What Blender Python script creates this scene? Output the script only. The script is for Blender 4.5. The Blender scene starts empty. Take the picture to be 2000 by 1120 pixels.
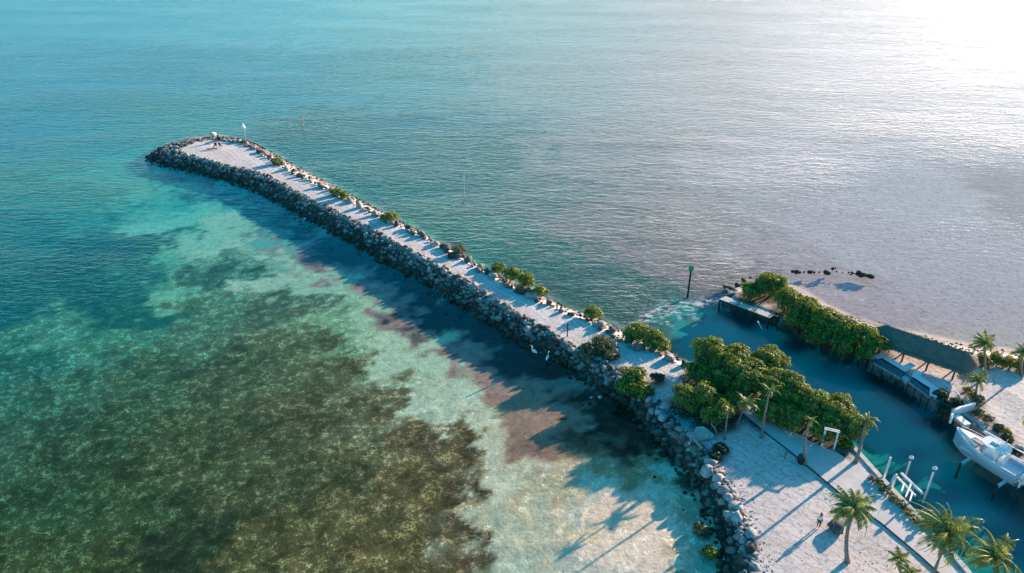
import bpy, bmesh, math, random
import numpy as np
from mathutils import Vector, Matrix
R = math.radians
scene = bpy.context.scene
COL = scene.collection
random.seed(7)
rng = np.random.default_rng(11)

# ---------------------------------------------------------------- camera
CAM_H = 60.0
PITCH = R(29.0)
FPX = 1500.0
cam_data = bpy.data.cameras.new("camera")
cam = bpy.data.objects.new("camera", cam_data)
COL.objects.link(cam)
cam.location = (0, 0, CAM_H)
cam.rotation_euler = (R(90) - PITCH, 0, 0)
cam_data.sensor_width = 36.0
cam_data.lens = 36.0 * FPX / 2000
cam_data.clip_start = 0.5
cam_data.clip_end = 9000
scene.camera = cam

# ---------------------------------------------------------------- light
SUN_EL, SUN_AZ = R(14.0), R(51.5)          # azimuth measured from +Y towards +X
SUN_DIR = Vector((math.sin(SUN_AZ) * math.cos(SUN_EL), math.cos(SUN_AZ) * math.cos(SUN_EL), math.sin(SUN_EL)))
sun_data = bpy.data.lights.new("sun", 'SUN')
sun_data.energy = 5.0
sun_data.angle = R(0.6)
sun_data.color = (1.0, 0.78, 0.62)
sun = bpy.data.objects.new("sun", sun_data)
sun.rotation_euler = (-SUN_DIR).to_track_quat('-Z', 'Y').to_euler()
sun.location = (80, 60, 60)
COL.objects.link(sun)

world = bpy.data.worlds.new("World")
scene.world = world
world.use_nodes = True
wn = world.node_tree
wn.nodes.clear()
def wnode(t, **kw):
    n = wn.nodes.new(t)
    for k, v in kw.items(): setattr(n, k, v)
    return n
sky = wnode('ShaderNodeTexSky')
sky.sky_type = 'NISHITA'
sky.sun_disc = False
sky.sun_elevation = SUN_EL
sky.sun_rotation = SUN_AZ
sky.air_density = 1.2
sky.dust_density = 1.0
sky.ozone_density = 2.5
hsv = wnode('ShaderNodeHueSaturation')
hsv.inputs['Saturation'].default_value = 1.85; hsv.inputs['Hue'].default_value = .487
wn.links.new(sky.outputs[0], hsv.inputs['Color'])
tc = wnode('ShaderNodeTexCoord')
# broad bright haze round the low sun, and soft pale cloud banks low in the sky
dot = wnode('ShaderNodeVectorMath', operation='DOT_PRODUCT')
dot.inputs[1].default_value = Vector((math.sin(R(44)) * math.cos(R(5)), math.cos(R(44)) * math.cos(R(5)), math.sin(R(5))))
wn.links.new(tc.outputs['Generated'], dot.inputs[0])
mx = wnode('ShaderNodeMath', operation='MAXIMUM'); mx.inputs[1].default_value = 0
wn.links.new(dot.outputs['Value'], mx.inputs[0])
pw = wnode('ShaderNodeMath', operation='POWER'); pw.inputs[1].default_value = 3.2
wn.links.new(mx.outputs[0], pw.inputs[0])
nz = wnode('ShaderNodeTexNoise'); nz.inputs['Scale'].default_value = 2.2; nz.inputs['Detail'].default_value = 4
mp = wnode('ShaderNodeMapping'); mp.inputs['Scale'].default_value = (1, 1, 2.6)
wn.links.new(tc.outputs['Generated'], mp.inputs[0]); wn.links.new(mp.outputs[0], nz.inputs['Vector'])
cr = wnode('ShaderNodeMapRange'); cr.inputs[1].default_value = 0.40; cr.inputs[2].default_value = 0.62; cr.inputs[3].default_value = 0.55; cr.inputs[4].default_value = 1.25
wn.links.new(nz.outputs['Fac'], cr.inputs[0])
sp = wnode('ShaderNodeSeparateXYZ'); wn.links.new(tc.outputs['Generated'], sp.inputs[0])
lo = wnode('ShaderNodeMapRange'); lo.interpolation_type = 'SMOOTHSTEP'; lo.inputs[1].default_value = .06; lo.inputs[2].default_value = .52; lo.inputs[3].default_value = 1; lo.inputs[4].default_value = 0
wn.links.new(sp.outputs[2], lo.inputs[0])
gl0 = wnode('ShaderNodeMath', operation='MULTIPLY'); wn.links.new(pw.outputs[0], gl0.inputs[0]); wn.links.new(lo.outputs[0], gl0.inputs[1])
gl = wnode('ShaderNodeMath', operation='MULTIPLY'); wn.links.new(gl0.outputs[0], gl.inputs[0]); wn.links.new(cr.outputs[0], gl.inputs[1])
bg1 = wnode('ShaderNodeBackground'); bg1.inputs['Strength'].default_value = 0.13
soft = wnode('ShaderNodeHueSaturation'); soft.inputs['Saturation'].default_value = .35; soft.inputs['Hue'].default_value = .5; soft.inputs['Value'].default_value = .27; wn.links.new(sky.outputs[0], soft.inputs['Color'])
near = wnode('ShaderNodeMapRange'); near.inputs[1].default_value = .15; near.inputs[2].default_value = .62; wn.links.new(pw.outputs[0], near.inputs[0])
skm = wnode('ShaderNodeMix', data_type='RGBA'); spz = wnode('ShaderNodeSeparateXYZ'); wn.links.new(tc.outputs['Generated'], spz.inputs[0])
hz = wnode('ShaderNodeMapRange'); hz.inputs[1].default_value = .02; hz.inputs[2].default_value = .30; hz.inputs[3].default_value = .85; hz.inputs[4].default_value = 0; wn.links.new(spz.outputs[2], hz.inputs[0])
wn.links.new(near.outputs[0], skm.inputs[0])
hor = wnode('ShaderNodeHueSaturation'); hor.inputs['Saturation'].default_value = .55; hor.inputs['Value'].default_value = .95; wn.links.new(sky.outputs[0], hor.inputs['Color'])
cy = wnode('ShaderNodeMix', data_type='RGBA'); cy.inputs[6].default_value = (.42, .84, 1.0, 1); cy.inputs[7].default_value = (.66, .64, .69, 1); wn.links.new(near.outputs[0], cy.inputs[0])
ht = wnode('ShaderNodeMix', data_type='RGBA', blend_type='MULTIPLY'); ht.inputs[0].default_value = 1.0; wn.links.new(hor.outputs[0], ht.inputs[6]); wn.links.new(cy.outputs[2], ht.inputs[7])
skh = wnode('ShaderNodeMix', data_type='RGBA'); wn.links.new(hz.outputs[0], skh.inputs[0]); wn.links.new(skm.outputs[2], skh.inputs[6]); wn.links.new(ht.outputs[2], skh.inputs[7]); wn.links.new(hsv.outputs[0], skm.inputs[6]); wn.links.new(soft.outputs[0], skm.inputs[7])
wn.links.new(skh.outputs[2], bg1.inputs['Color'])
bg2 = wnode('ShaderNodeBackground'); bg2.inputs['Color'].default_value = (0.93, 0.87, 1.0, 1)
gs = wnode('ShaderNodeMath', operation='MULTIPLY'); gs.inputs[1].default_value = .42
wn.links.new(gl.outputs[0], gs.inputs[0]); wn.links.new(gs.outputs[0], bg2.inputs['Strength'])
add = wnode('ShaderNodeAddShader'); wn.links.new(bg1.outputs[0], add.inputs[0]); wn.links.new(bg2.outputs[0], add.inputs[1])
wo = wnode('ShaderNodeOutputWorld'); wn.links.new(add.outputs[0], wo.inputs[0])

scene.view_settings.view_transform = 'Standard'
scene.view_settings.look = 'None'
scene.view_settings.gamma = 1.0
scene.view_settings.exposure = 1.28
scene.render.engine = 'CYCLES'
scene.cycles.transparent_max_bounces = 16

# ---------------------------------------------------------------- helpers
S32, C32 = math.sin(PITCH), math.cos(PITCH)
def W(px, py, z=0.0):
    """the spot on the level z seen at a point of the 2000 x 1120 survey picture"""
    x = (px - 1000) / FPX; y = (560 - py) / FPX
    down = S32 - y * C32; fwd = C32 + y * S32
    k = (CAM_H - z) / down
    return (k * x, k * fwd)
def W3(px, py, z=0.0):
    a = W(px, py, z); return Vector((a[0], a[1], z))

def hash2(ix, iy, seed):
    n = (ix.astype(np.int64) * 374761393 + iy.astype(np.int64) * 668265263 + seed * 1442695041) & 0x7fffffff
    n = ((n ^ (n >> 13)) * 1274126177) & 0x7fffffff
    n = n ^ (n >> 16)
    return (n & 0xffff) / 65535.0
def vnoise(x, y, seed=0):
    ix = np.floor(x); iy = np.floor(y); fx = x - ix; fy = y - iy
    fx = fx * fx * (3 - 2 * fx); fy = fy * fy * (3 - 2 * fy)
    a = hash2(ix, iy, seed); b = hash2(ix + 1, iy, seed); c = hash2(ix, iy + 1, seed); d = hash2(ix + 1, iy + 1, seed)
    return (a * (1 - fx) + b * fx) * (1 - fy) + (c * (1 - fx) + d * fx) * fy
def fbm(x, y, oct=4, seed=0):
    s = 0; a = 0.5; t = 0
    for i in range(oct):
        s = s + a * vnoise(x * 2 ** i, y * 2 ** i, seed + i * 17); t += a; a *= 0.55
    return s / t
def seg_dist(X, Y, poly, closed=True):
    P = np.array(poly); n = len(P); best = np.full(X.shape, 1e9)
    for i in range(n if closed else n - 1):
        a = P[i]; b = P[(i + 1) % n]; d = b - a; L = max(d @ d, 1e-9)
        t = np.clip(((X - a[0]) * d[0] + (Y - a[1]) * d[1]) / L, 0, 1)
        best = np.minimum(best, (X - a[0] - t * d[0]) ** 2 + (Y - a[1] - t * d[1]) ** 2)
    return np.sqrt(best)
def inside(X, Y, poly):
    P = np.array(poly); n = len(P); r = np.zeros(X.shape, bool)
    for i in range(n):
        x1, y1 = P[i]; x2, y2 = P[(i + 1) % n]
        if y1 == y2: continue
        c = ((y1 > Y) != (y2 > Y)) & (X < (x2 - x1) * (Y - y1) / (y2 - y1) + x1)
        r ^= c
    return r
def srgb(c):
    c = np.array(c, float) / 255.0
    return np.where(c <= 0.04045, c / 12.92, ((c + 0.055) / 1.055) ** 2.4)

def tag(o, label=None, cat=None, group=None, kind=None):
    if label: o["label"] = label
    if cat: o["category"] = cat
    if group: o["group"] = group
    if kind: o["kind"] = kind
    return o
def empty(name, loc=(0, 0, 0), rz=0.0, label=None, cat=None, group=None):
    o = bpy.data.objects.new(name, None); COL.objects.link(o)
    o.empty_display_size = 0.3
    o.location = loc; o.rotation_euler = (0, 0, rz)
    return tag(o, label, cat, group)
def mesh_np(name, V, F, mat=None, smooth=False, parent=None, attrs=None, link=True):
    """V (n,3) array, F (m,k) array or list of tuples -> ONE mesh object"""
    me = bpy.data.meshes.new(name)
    if isinstance(F, np.ndarray):
        V = np.asarray(V, np.float32); k = F.shape[1]
        me.vertices.add(len(V)); me.vertices.foreach_set('co', V.ravel())
        me.loops.add(F.size); me.loops.foreach_set('vertex_index', F.ravel().astype(np.int32))
        me.polygons.add(len(F)); me.polygons.foreach_set('loop_start', (np.arange(len(F)) * k).astype(np.int32))
        me.update(calc_edges=True)
    else:
        me.from_pydata([tuple(v) for v in V], [], [tuple(f) for f in F]); me.update()
    if attrs:
        for an, (kind, data) in attrs.items():
            if kind == 'C':
                a = me.color_attributes.new(an, 'FLOAT_COLOR', 'POINT'); a.data.foreach_set('color', np.asarray(data, np.float32).ravel())
            else:
                a = me.attributes.new(an, 'FLOAT', 'POINT'); a.data.foreach_set('value', np.asarray(data, np.float32).ravel())
    if smooth:
        me.polygons.foreach_set('use_smooth', np.ones(len(me.polygons), bool))
    if mat: me.materials.append(mat)
    o = bpy.data.objects.new(name, me)
    if link: COL.objects.link(o)
    if parent: o.parent = parent
    return o

class MB:
    """collects boxes, bars and tubes for ONE mesh"""
    def __init__(s): s.V = []; s.F = []
    def box(s, c, d, rz=0.0, rot=None, taper=1.0):
        b = len(s.V); hx, hy, hz = d[0] / 2, d[1] / 2, d[2] / 2
        M = rot if rot is not None else Matrix.Rotation(rz, 3, 'Z')
        for z, k in ((-hz, 1.0), (hz, taper)):
            for x, y in ((-hx, -hy), (hx, -hy), (hx, hy), (-hx, hy)):
                s.V.append(Vector(c) + M @ Vector((x * k, y * k, z)))
        s.F += [(b, b + 3, b + 2, b + 1), (b + 4, b + 5, b + 6, b + 7), (b, b + 1, b + 5, b + 4), (b + 1, b + 2, b + 6, b + 5), (b + 2, b + 3, b + 7, b + 6), (b + 3, b, b + 4, b + 7)]
        return s
    def bar(s, a, b2, w, h):
        a = Vector(a); b2 = Vector(b2); d = b2 - a; L = d.length
        q = d.to_track_quat('X', 'Z').to_matrix()
        return s.box((a + b2) / 2, (L, w, h), rot=q)
    def tube(s, pts, rad, n=8, cap=True):
        pts = [Vector(p) for p in pts]
        rads = rad if isinstance(rad, (list, tuple)) else [rad] * len(pts)
        b = len(s.V)
        up = Vector((0, 0, 1))
        for i, p in enumerate(pts):
            t = (pts[min(i + 1, len(pts) - 1)] - pts[max(i - 1, 0)]).normalized()
            u = t.cross(up)
            if u.length < 1e-3: u = t.cross(Vector((0, 1, 0)))
            u.normalize(); v = t.cross(u)
            for k in range(n):
                a = 2 * math.pi * k / n
                s.V.append(p + (u * math.cos(a) + v * math.sin(a)) * rads[i])
        for i in range(len(pts) - 1):
            for k in range(n):
                a = b + i * n + k; c = b + i * n + (k + 1) % n
                s.F.append((a, c, c + n, a + n))
        if cap:
            s.F.append(tuple(b + k for k in range(n))[::-1]); e = b + (len(pts) - 1) * n
            s.F.append(tuple(e + k for k in range(n)))
        return s
    def quad(s, *p):
        b = len(s.V); s.V += [Vector(q) for q in p]; s.F.append(tuple(range(b, b + len(p)))); return s
    def prism(s, pts, z0, z1):
        b = len(s.V); n = len(pts)
        s.V += [Vector((p[0], p[1], z0)) for p in pts] + [Vector((p[0], p[1], z1)) for p in pts]
        s.F.append(tuple(b + i for i in range(n))[::-1]); s.F.append(tuple(b + n + i for i in range(n)))
        for i in range(n):
            j = (i + 1) % n; s.F.append((b + i, b + j, b + n + j, b + n + i))
        return s
    def build(s, name, mat, parent=None, smooth=False, bevel=0.0):
        o = mesh_np(name, s.V, s.F, mat, smooth, parent)
        bm = bmesh.new(); bm.from_mesh(o.data); bmesh.ops.recalc_face_normals(bm, faces=bm.faces)
        bm.to_mesh(o.data); bm.free()
        if bevel:
            m = o.modifiers.new("bevel", 'BEVEL'); m.width = bevel; m.segments = 2; m.limit_method = 'ANGLE'
        return o

# ---------------------------------------------------------------- materials
def newmat(name):
    m = bpy.data.materials.new(name); m.use_nodes = True
    nt = m.node_tree; nt.nodes.clear()
    return m, nt
def N(nt, t, **kw):
    n = nt.nodes.new(t)
    for k, v in kw.items(): setattr(n, k, v)
    return n
def noise(nt, scale, detail=4, rough=0.55, vec=None, dist=0.0):
    n = N(nt, 'ShaderNodeTexNoise'); n.inputs['Scale'].default_value = scale; n.inputs['Detail'].default_value = detail
    n.inputs['Roughness'].default_value = rough; n.inputs['Distortion'].default_value = dist
    if vec is not None: nt.links.new(vec, n.inputs['Vector'])
    return n
def mrange(nt, src, a, b, c, d):
    n = N(nt, 'ShaderNodeMapRange'); nt.links.new(src, n.inputs[0])
    for i, v in enumerate((a, b, c, d)): n.inputs[i + 1].default_value = v
    return n.outputs[0]
def math_(nt, op, a, b=None):
    n = N(nt, 'ShaderNodeMath', operation=op)
    for i, v in enumerate((a, b)):
        if v is None: continue
        if isinstance(v, (int, float)): n.inputs[i].default_value = v
        else: nt.links.new(v, n.inputs[i])
    return n.outputs[0]
def mixc(nt, fac, a, b, mode='MIX'):
    n = N(nt, 'ShaderNodeMix', data_type='RGBA', blend_type=mode)
    if isinstance(fac, (int, float)): n.inputs[0].default_value = fac
    else: nt.links.new(fac, n.inputs[0])
    for i, v in ((6, a), (7, b)):
        if isinstance(v, (tuple, list)): n.inputs[i].default_value = (*v[:3], 1)
        else: nt.links.new(v, n.inputs[i])
    return n.outputs[2]
def bump(nt, h, strength, dist=0.1):
    n = N(nt, 'ShaderNodeBump'); n.inputs['Strength'].default_value = strength; n.inputs['Distance'].default_value = dist
    nt.links.new(h, n.inputs['Height']); return n.outputs[0]
def out(nt, sh):
    o = N(nt, 'ShaderNodeOutputMaterial'); nt.links.new(sh, o.inputs['Surface'])
def simple_mat(name, c1, c2=None, scale=4.0, rough=0.7, bmp=0.0, metal=0.0, spec=0.3, detail=4):
    m, nt = newmat(name)
    p = N(nt, 'ShaderNodeBsdfPrincipled'); p.inputs['Roughness'].default_value = rough; p.inputs['Metallic'].default_value = metal
    p.inputs['Specular IOR Level'].default_value = spec
    g = N(nt, 'ShaderNodeTexCoord')
    nn = noise(nt, scale, detail, vec=g.outputs['Object'])
    c2 = c2 or tuple(x * 0.75 for x in c1)
    f = mrange(nt, nn.outputs['Fac'], 0.35, 0.65, 0, 1)
    nt.links.new(mixc(nt, f, c1, c2), p.inputs['Base Color'])
    if bmp: nt.links.new(bump(nt, nn.outputs['Fac'], bmp, 0.05), p.inputs['Normal'])
    out(nt, p.outputs[0]); return m

BED_GAIN = np.array([1.5, 1.25, .95])
WAVE_H = 0.34
FRES_GAIN = 1.25

# ================================================================ terrain
# waterline of the jetty and the lot, and the crest of its banks
J_WATER_L = [(287,308),(310,322),(360,333),(430,350),(480,365),(560,405),(640,447),(700,480),(760,517),(840,560),(900,598),(960,635),(1000,660),(1060,695),(1100,712),(1150,740),(1185,770),(1230,795),(1262,840),(1310,885),(1345,935),(1372,985),(1398,1040),(1415,1120),(1420,1250)]
J_WATER_R = [(1990,1250),(1890,1110),(1812,1024),(1722,930),(1674,880),(1652,852),(1600,822),(1500,772),(1410,728),(1330,705),(1318,690),(1290,672),(1240,655),(1215,645),(1160,618),(1100,598),(1040,566),(950,526),(870,481),(800,441),(720,400),(640,356),(560,314),(520,291),(480,274),(420,262),(370,268),(330,280),(300,295)]
J_CREST_L = [(345,293),(360,302),(400,313),(440,324),(480,332),(520,345),(570,372),(630,403),(700,438),(760,470),(840,513),(900,548),(960,587),(1020,622),(1080,656),(1130,688),(1170,710),(1215,735),(1262,768),(1290,800),(1320,832),(1352,868),(1388,910),(1418,958),(1440,1005),(1458,1060),(1472,1120),(1490,1250)]
J_CREST_R = [(1984,1250),(1884,1110),(1806,1024),(1716,930),(1668,880),(1646,856),(1596,828),(1496,779),(1406,734),(1335,714),(1300,700),(1270,690),(1220,672),(1170,640),(1110,615),(1060,592),(990,560),(930,525),(860,485),(800,452),(740,423),(680,394),(620,362),(560,332),(520,308),(495,292),(470,280),(420,273),(380,279)]
P_WATER = [(1408,574),(1425,563),(1450,556),(1480,551),(1510,550),(1545,560),(1590,587),(1640,611),(1690,629),(1740,645),(1800,655),(1850,667),(1900,676),(1960,684),(2030,694),(2200,712),(2400,730),(2400,1200),(2200,1120),(2010,925),(1955,880),(1900,832),(1858,806),(1800,762),(1765,735),(1704,700),(1640,690),(1580,665),(1540,640),(1490,618),(1440,598),(1415,588)]
P_CREST = [(1428,578),(1445,570),(1465,566),(1490,564),(1510,563),(1538,572),(1580,597),(1630,621),(1685,642),(1735,657),(1800,670),(1850,682),(1900,691),(1960,699),(2030,709),(2200,727),(2380,745),(2380,1180),(2200,1112),(2014,922),(1959,877),(1904,829),(1862,803),(1804,759),(1769,732),(1708,697),(1645,682),(1585,655),(1545,630),(1495,608),(1450,592),(1434,586)]
def poly_w(pts, z): return [W(p[0], p[1], z) for p in pts]
JW = poly_w(J_WATER_L, 0) + poly_w(J_WATER_R, 0)
JC = poly_w(J_CREST_L, 1.6) + poly_w(J_CREST_R, 1.6)
PW = poly_w(P_WATER, 0); PC = poly_w(P_CREST, 1.4)

def land_h(X, Y):
    h = np.full(X.shape, -9.0)
    for wp, cp, top in ((JW, JC, 1.6), (PW, PC, 1.4)):
        dw = seg_dist(X, Y, wp); dc = seg_dist(X, Y, cp)
        iw = inside(X, Y, wp); ic = inside(X, Y, cp)
        t = dw / (dw + dc + 1e-6)
        hh = np.where(ic | (iw & (dc < 0.02)), top, np.where(iw, top * t, -np.minimum(dw * 0.35, 9)))
        h = np.maximum(h, hh)
    return h

# seabed: colours under the clear water, noted spot by spot: (px, py, colour, weed, ripples)
CP = [
 (-200,-20,(30,150,185),0,1),(20,20,(30,158,196),0,1),(250,40,(38,158,194),0,1),(500,30,(60,164,194),0,1),(800,20,(85,165,172),0,1),(1100,30,(120,160,165),0,1),(1500,10,(150,160,165),0,1),(1900,20,(160,160,165),0,.8),
 (40,120,(12,134,172),0,1),(250,140,(18,130,168),0,1),(480,150,(36,128,158),0,1),(800,150,(60,130,140),0,1),(1100,150,(118,146,156),0,1),(1400,160,(146,154,164),0,.9),(1750,170,(160,158,168),0,.4),(2100,200,(160,158,165),0,.2),
 (40,250,(8,118,150),0,1),(200,260,(8,122,146),0,1),(330,230,(22,125,138),0,1),(650,260,(28,98,110),0,1),(900,300,(45,100,108),0,1),(1200,300,(122,130,140),0,1),(1500,330,(162,158,172),0,.55),(1800,380,(174,168,186),0,.15),(2050,400,(140,138,150),0,.1),  # right-hand lavender greys hold painted sky reflection
 (60,360,(14,118,122),0,1),(220,380,(20,120,122),0,.9),(60,470,(10,98,104),0,.8),(200,500,(8,84,92),0,.7),(300,480,(14,88,92),0,.6),(60,580,(10,88,92),.1,.6),(180,580,(14,84,86),.1,.5),(290,540,(16,92,92),.1,.5),(280,600,(20,88,84),.2,.4),
 (620,320,(30,98,104),0,1),(760,370,(32,98,100),0,1),(850,420,(36,104,100),0,1),(960,470,(42,108,104),0,1),(1080,500,(48,100,98),0,.9),(1180,560,(50,92,94),0,.9),(1000,400,(66,104,110),0,1),(1150,440,(104,114,122),0,.9),(1300,480,(124,122,130),0,.7),(1240,610,(60,92,94),0,.9),
 (1400,450,(144,138,146),0,.55),(1500,500,(160,148,164),0,.3),(1380,540,(120,114,122),0,.7),(1700,480,(174,164,182),0,.2),  # pale mauve here also paints reflected sky into the bed
 (1600,555,(164,148,168),0,.22),(1700,590,(166,150,170),0,.22),(1850,600,(172,158,178),0,.22),(1850,640,(178,160,168),0,.22),(2000,640,(176,160,176),0,.22),(1900,520,(174,164,186),0,.22),  # lavender sky reflection painted into the bed of the right-hand flats
 (240,330,(25,140,140),0,.9),(300,370,(48,150,140),0,.5),(380,380,(38,140,138),0,.3),(360,420,(70,168,150),0,.3),(430,440,(105,180,152),0,.2),(480,480,(120,188,158),0,.15),(560,470,(70,150,140),0,.15),(400,470,(95,175,150),0,.2),
 (330,520,(60,150,130),.2,.3),(370,570,(80,160,135),.2,.2),(540,540,(125,185,155),.1,.1),(640,560,(120,180,150),.1,.1),(700,610,(135,188,152),.1,.08),(760,680,(150,195,160),.1,.06),(640,640,(100,150,118),.4,.06),(830,700,(160,196,164),.1,.06),(850,780,(168,198,166),.15,.05),(920,820,(184,194,162),.2,.05),(960,880,(196,198,166),.2,.05),(985,960,(204,200,170),.1,.05),(990,1040,(200,196,160),.15,.05),(985,1120,(184,194,166),.15,.05),(980,1300,(184,194,166),.15,.05),
 (430,540,(40,90,76),.7,.1),(500,600,(58,92,74),.8,.07),(450,500,(70,130,112),.5,.15),(560,590,(64,96,78),.8,.07),(600,660,(72,90,62),.9,.05),(680,700,(78,88,60),.9,.04),(760,770,(84,86,58),1,.04),(840,850,(82,76,48),1,.04),(900,880,(88,76,50),1,.04),(930,960,(76,66,42),1,.04),(935,1060,(74,62,40),1,.04),(920,1250,(74,62,40),1,.04),
 (100,660,(52,128,112),.6,.2),(250,640,(48,118,98),.6,.2),(380,620,(60,110,88),.8,.1),(20,720,(28,98,90),.8,.15),(150,750,(44,98,80),.9,.1),(300,720,(50,88,66),.9,.07),(450,720,(60,84,60),.9,.05),(600,780,(70,78,54),.95,.05),(60,850,(48,88,70),.9,.07),(220,850,(46,78,56),.95,.05),(400,850,(58,80,54),.95,.05),(550,900,(66,80,54),.95,.05),(700,900,(78,84,54),1,.04),(820,960,(90,84,52),1,.04),
 (60,980,(42,76,54),.95,.05),(200,1000,(52,82,54),.95,.05),(300,960,(48,74,50),.95,.05),(370,1060,(34,50,42),.6,.04),(350,1110,(36,54,42),.6,.04),(430,1020,(38,58,42),.7,.04),(520,1060,(82,86,52),1,.04),(650,1050,(90,88,52),1,.04),(780,1080,(94,86,48),1,.04),(60,1110,(50,74,44),1,.05),(180,1110,(56,78,46),1,.05),(-200,900,(44,84,64),.9,.07),(100,1300,(50,74,44),1,.05),(600,1300,(86,84,50),1,.04),
 (560,450,(74,120,122),0,.2),(620,470,(138,116,126),0,.1),(680,520,(142,116,124),0,.08),(760,570,(142,114,122),.1,.07),(830,620,(138,114,116),.1,.06),(900,680,(146,118,120),.1,.05),(960,730,(150,118,118),.1,.05),(1040,760,(150,116,114),.1,.05),(1000,800,(140,116,104),.1,.05),(1100,815,(150,118,112),.1,.05),(1060,870,(130,104,98),.1,.05),(1150,770,(52,40,34),.1,.05),(1120,730,(46,42,40),.1,.05),(1000,690,(40,56,62),.1,.05),(900,620,(36,60,68),.1,.06),(800,560,(36,66,74),.1,.07),(700,500,(38,74,82),.1,.08),(500,390,(20,84,94),0,.2),(400,355,(20,90,98),0,.3),  # dark teal spots at the end: jetty shade painted into the bed
 (1200,830,(52,38,30),.3,.04),(1260,880,(52,38,30),.3,.04),(1180,880,(90,78,68),.3,.04),(1310,930,(66,60,52),.3,.04),(1120,930,(200,158,134),.2,.04),(1220,940,(160,132,108),.3,.04),(1060,980,(192,168,134),.35,.04),(1040,1040,(214,196,158),.15,.04),
 (1150,1000,(222,200,178),.2,.04),(1250,1000,(228,204,182),.15,.04),(1300,1050,(234,210,188),.15,.04),(1180,1090,(234,212,190),.15,.04),(1350,1090,(180,168,150),.4,.04),(1320,990,(168,154,136),.4,.04),(1200,1300,(234,212,190),.15,.04),(1370,1200,(190,184,170),.3,.04),
 (1450,625,(4,56,68),0,.04),(1560,672,(4,56,68),0,.04),(1640,702,(4,56,68),0,.04),(1720,735,(4,56,68),0,.04),(1780,775,(4,56,68),0,.04),(1840,825,(4,56,68),0,.04),(1890,870,(4,56,68),0,.04),(1950,925,(4,56,68),0,.04),(2010,980,(4,56,68),0,.04),(1500,655,(8,134,146),0,.04),(1580,700,(8,134,146),0,.04),(1550,735,(8,134,146),0,.04),(1680,770,(8,134,146),0,.04),(1640,790,(8,134,146),0,.04),(1740,800,(8,134,146),0,.04),(1800,850,(8,134,146),0,.04),(1760,860,(8,134,146),0,.04),(1830,910,(8,134,146),0,.04),(1880,1000,(8,134,146),0,.04),(1720,870,(8,134,146),0,.04),(1840,1010,(8,134,146),0,.04),(1920,1080,(8,134,146),0,.04),(1450,700,(8,134,146),0,.04),(1400,690,(8,134,146),0,.04),(1360,670,(8,134,146),0,.04),  # darkest spots: tree shade and bank reflection painted along the far side
 (1690,882,(8,100,112),0,.04),(1740,932,(8,100,112),0,.04),(1800,1000,(8,96,108),0,.04),(1860,1070,(8,92,104),0,.04),(1910,1130,(8,92,104),0,.04),
 (600,440,(20,66,76),0,.2),(660,475,(20,62,72),0,.15),(720,515,(20,58,68),0,.1),(780,550,(20,56,66),0,.08),(840,590,(20,54,64),0,.07),(880,625,(20,54,62),0,.06),(940,660,(22,52,60),0,.06),(1000,700,(26,52,58),0,.05),(1060,730,(34,48,50),0,.05),(860,605,(20,54,64),0,.07),(1340,640,(40,140,148),0,.12),(1300,655,(60,110,112),0,.3),(1420,640,(18,146,156),0,.08),(1500,690,(12,138,156),0,.06),(1600,760,(10,132,152),0,.05),(1700,820,(10,126,146),0,.05),(1780,880,(12,112,130),0,.05),(1850,960,(12,102,122),0,.05),(1950,1050,(12,98,118),0,.05),(2050,1000,(20,84,106),0,.05),(1650,720,(12,120,140),0,.05),(1800,800,(12,108,128),0,.05),  # first run of spots paints the jetty's shadow strip onto the bed
]
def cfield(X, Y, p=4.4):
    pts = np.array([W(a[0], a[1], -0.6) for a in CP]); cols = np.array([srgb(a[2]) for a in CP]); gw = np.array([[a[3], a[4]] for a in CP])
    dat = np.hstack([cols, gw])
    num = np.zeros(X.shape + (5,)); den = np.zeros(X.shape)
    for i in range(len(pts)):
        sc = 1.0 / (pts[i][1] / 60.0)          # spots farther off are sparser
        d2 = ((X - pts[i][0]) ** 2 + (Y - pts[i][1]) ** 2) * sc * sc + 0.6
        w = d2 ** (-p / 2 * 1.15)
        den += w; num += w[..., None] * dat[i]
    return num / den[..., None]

def axis(segs):
    a = []
    for s, e, st in segs: a.append(np.arange(s, e, st))
    a.append(np.array([segs[-1][1]])); return np.concatenate(a)
gx = axis([(-3000,-600,300),(-600,-240,20),(-240,-115,4),(-115,85,0.55),(85,130,2.5),(130,300,6),(300,600,30),(600,3000,300)])
gy = axis([(-60,20,4),(20,34,1.5),(34,190,0.55),(190,230,1.5),(230,420,5),(420,900,30),(900,3500,200)])
GX, GY = np.meshgrid(gx, gy)
wa = 1.0 + GY / 45.0
WX = GX + (fbm(GX / 5.5, GY / 5.5, 4, 3) - .5) * 5.0 * wa + (fbm(GX / 1.6, GY / 1.6, 3, 9) - .5) * 2.6 * wa
WY = GY + (fbm(GX / 5.5, GY / 5.5, 4, 5) - .5) * 5.0 * wa + (fbm(GX / 1.6, GY / 1.6, 3, 8) - .5) * 2.6 * wa
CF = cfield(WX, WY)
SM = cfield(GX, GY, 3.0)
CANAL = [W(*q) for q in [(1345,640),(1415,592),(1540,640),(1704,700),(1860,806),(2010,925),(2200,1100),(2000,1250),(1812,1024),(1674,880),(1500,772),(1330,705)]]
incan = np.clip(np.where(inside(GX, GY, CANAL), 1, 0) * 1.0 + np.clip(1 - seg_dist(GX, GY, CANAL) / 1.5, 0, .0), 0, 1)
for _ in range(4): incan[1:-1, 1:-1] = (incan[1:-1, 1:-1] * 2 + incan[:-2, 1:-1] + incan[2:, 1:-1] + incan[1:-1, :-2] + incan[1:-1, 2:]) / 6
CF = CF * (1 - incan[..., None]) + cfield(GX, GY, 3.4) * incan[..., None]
H = land_h(GX + (fbm(GX / 2.5, GY / 2.5, 2, 31) - .5) * 0.5, GY)
jet_near = seg_dist(GX, GY, JW)
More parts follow.
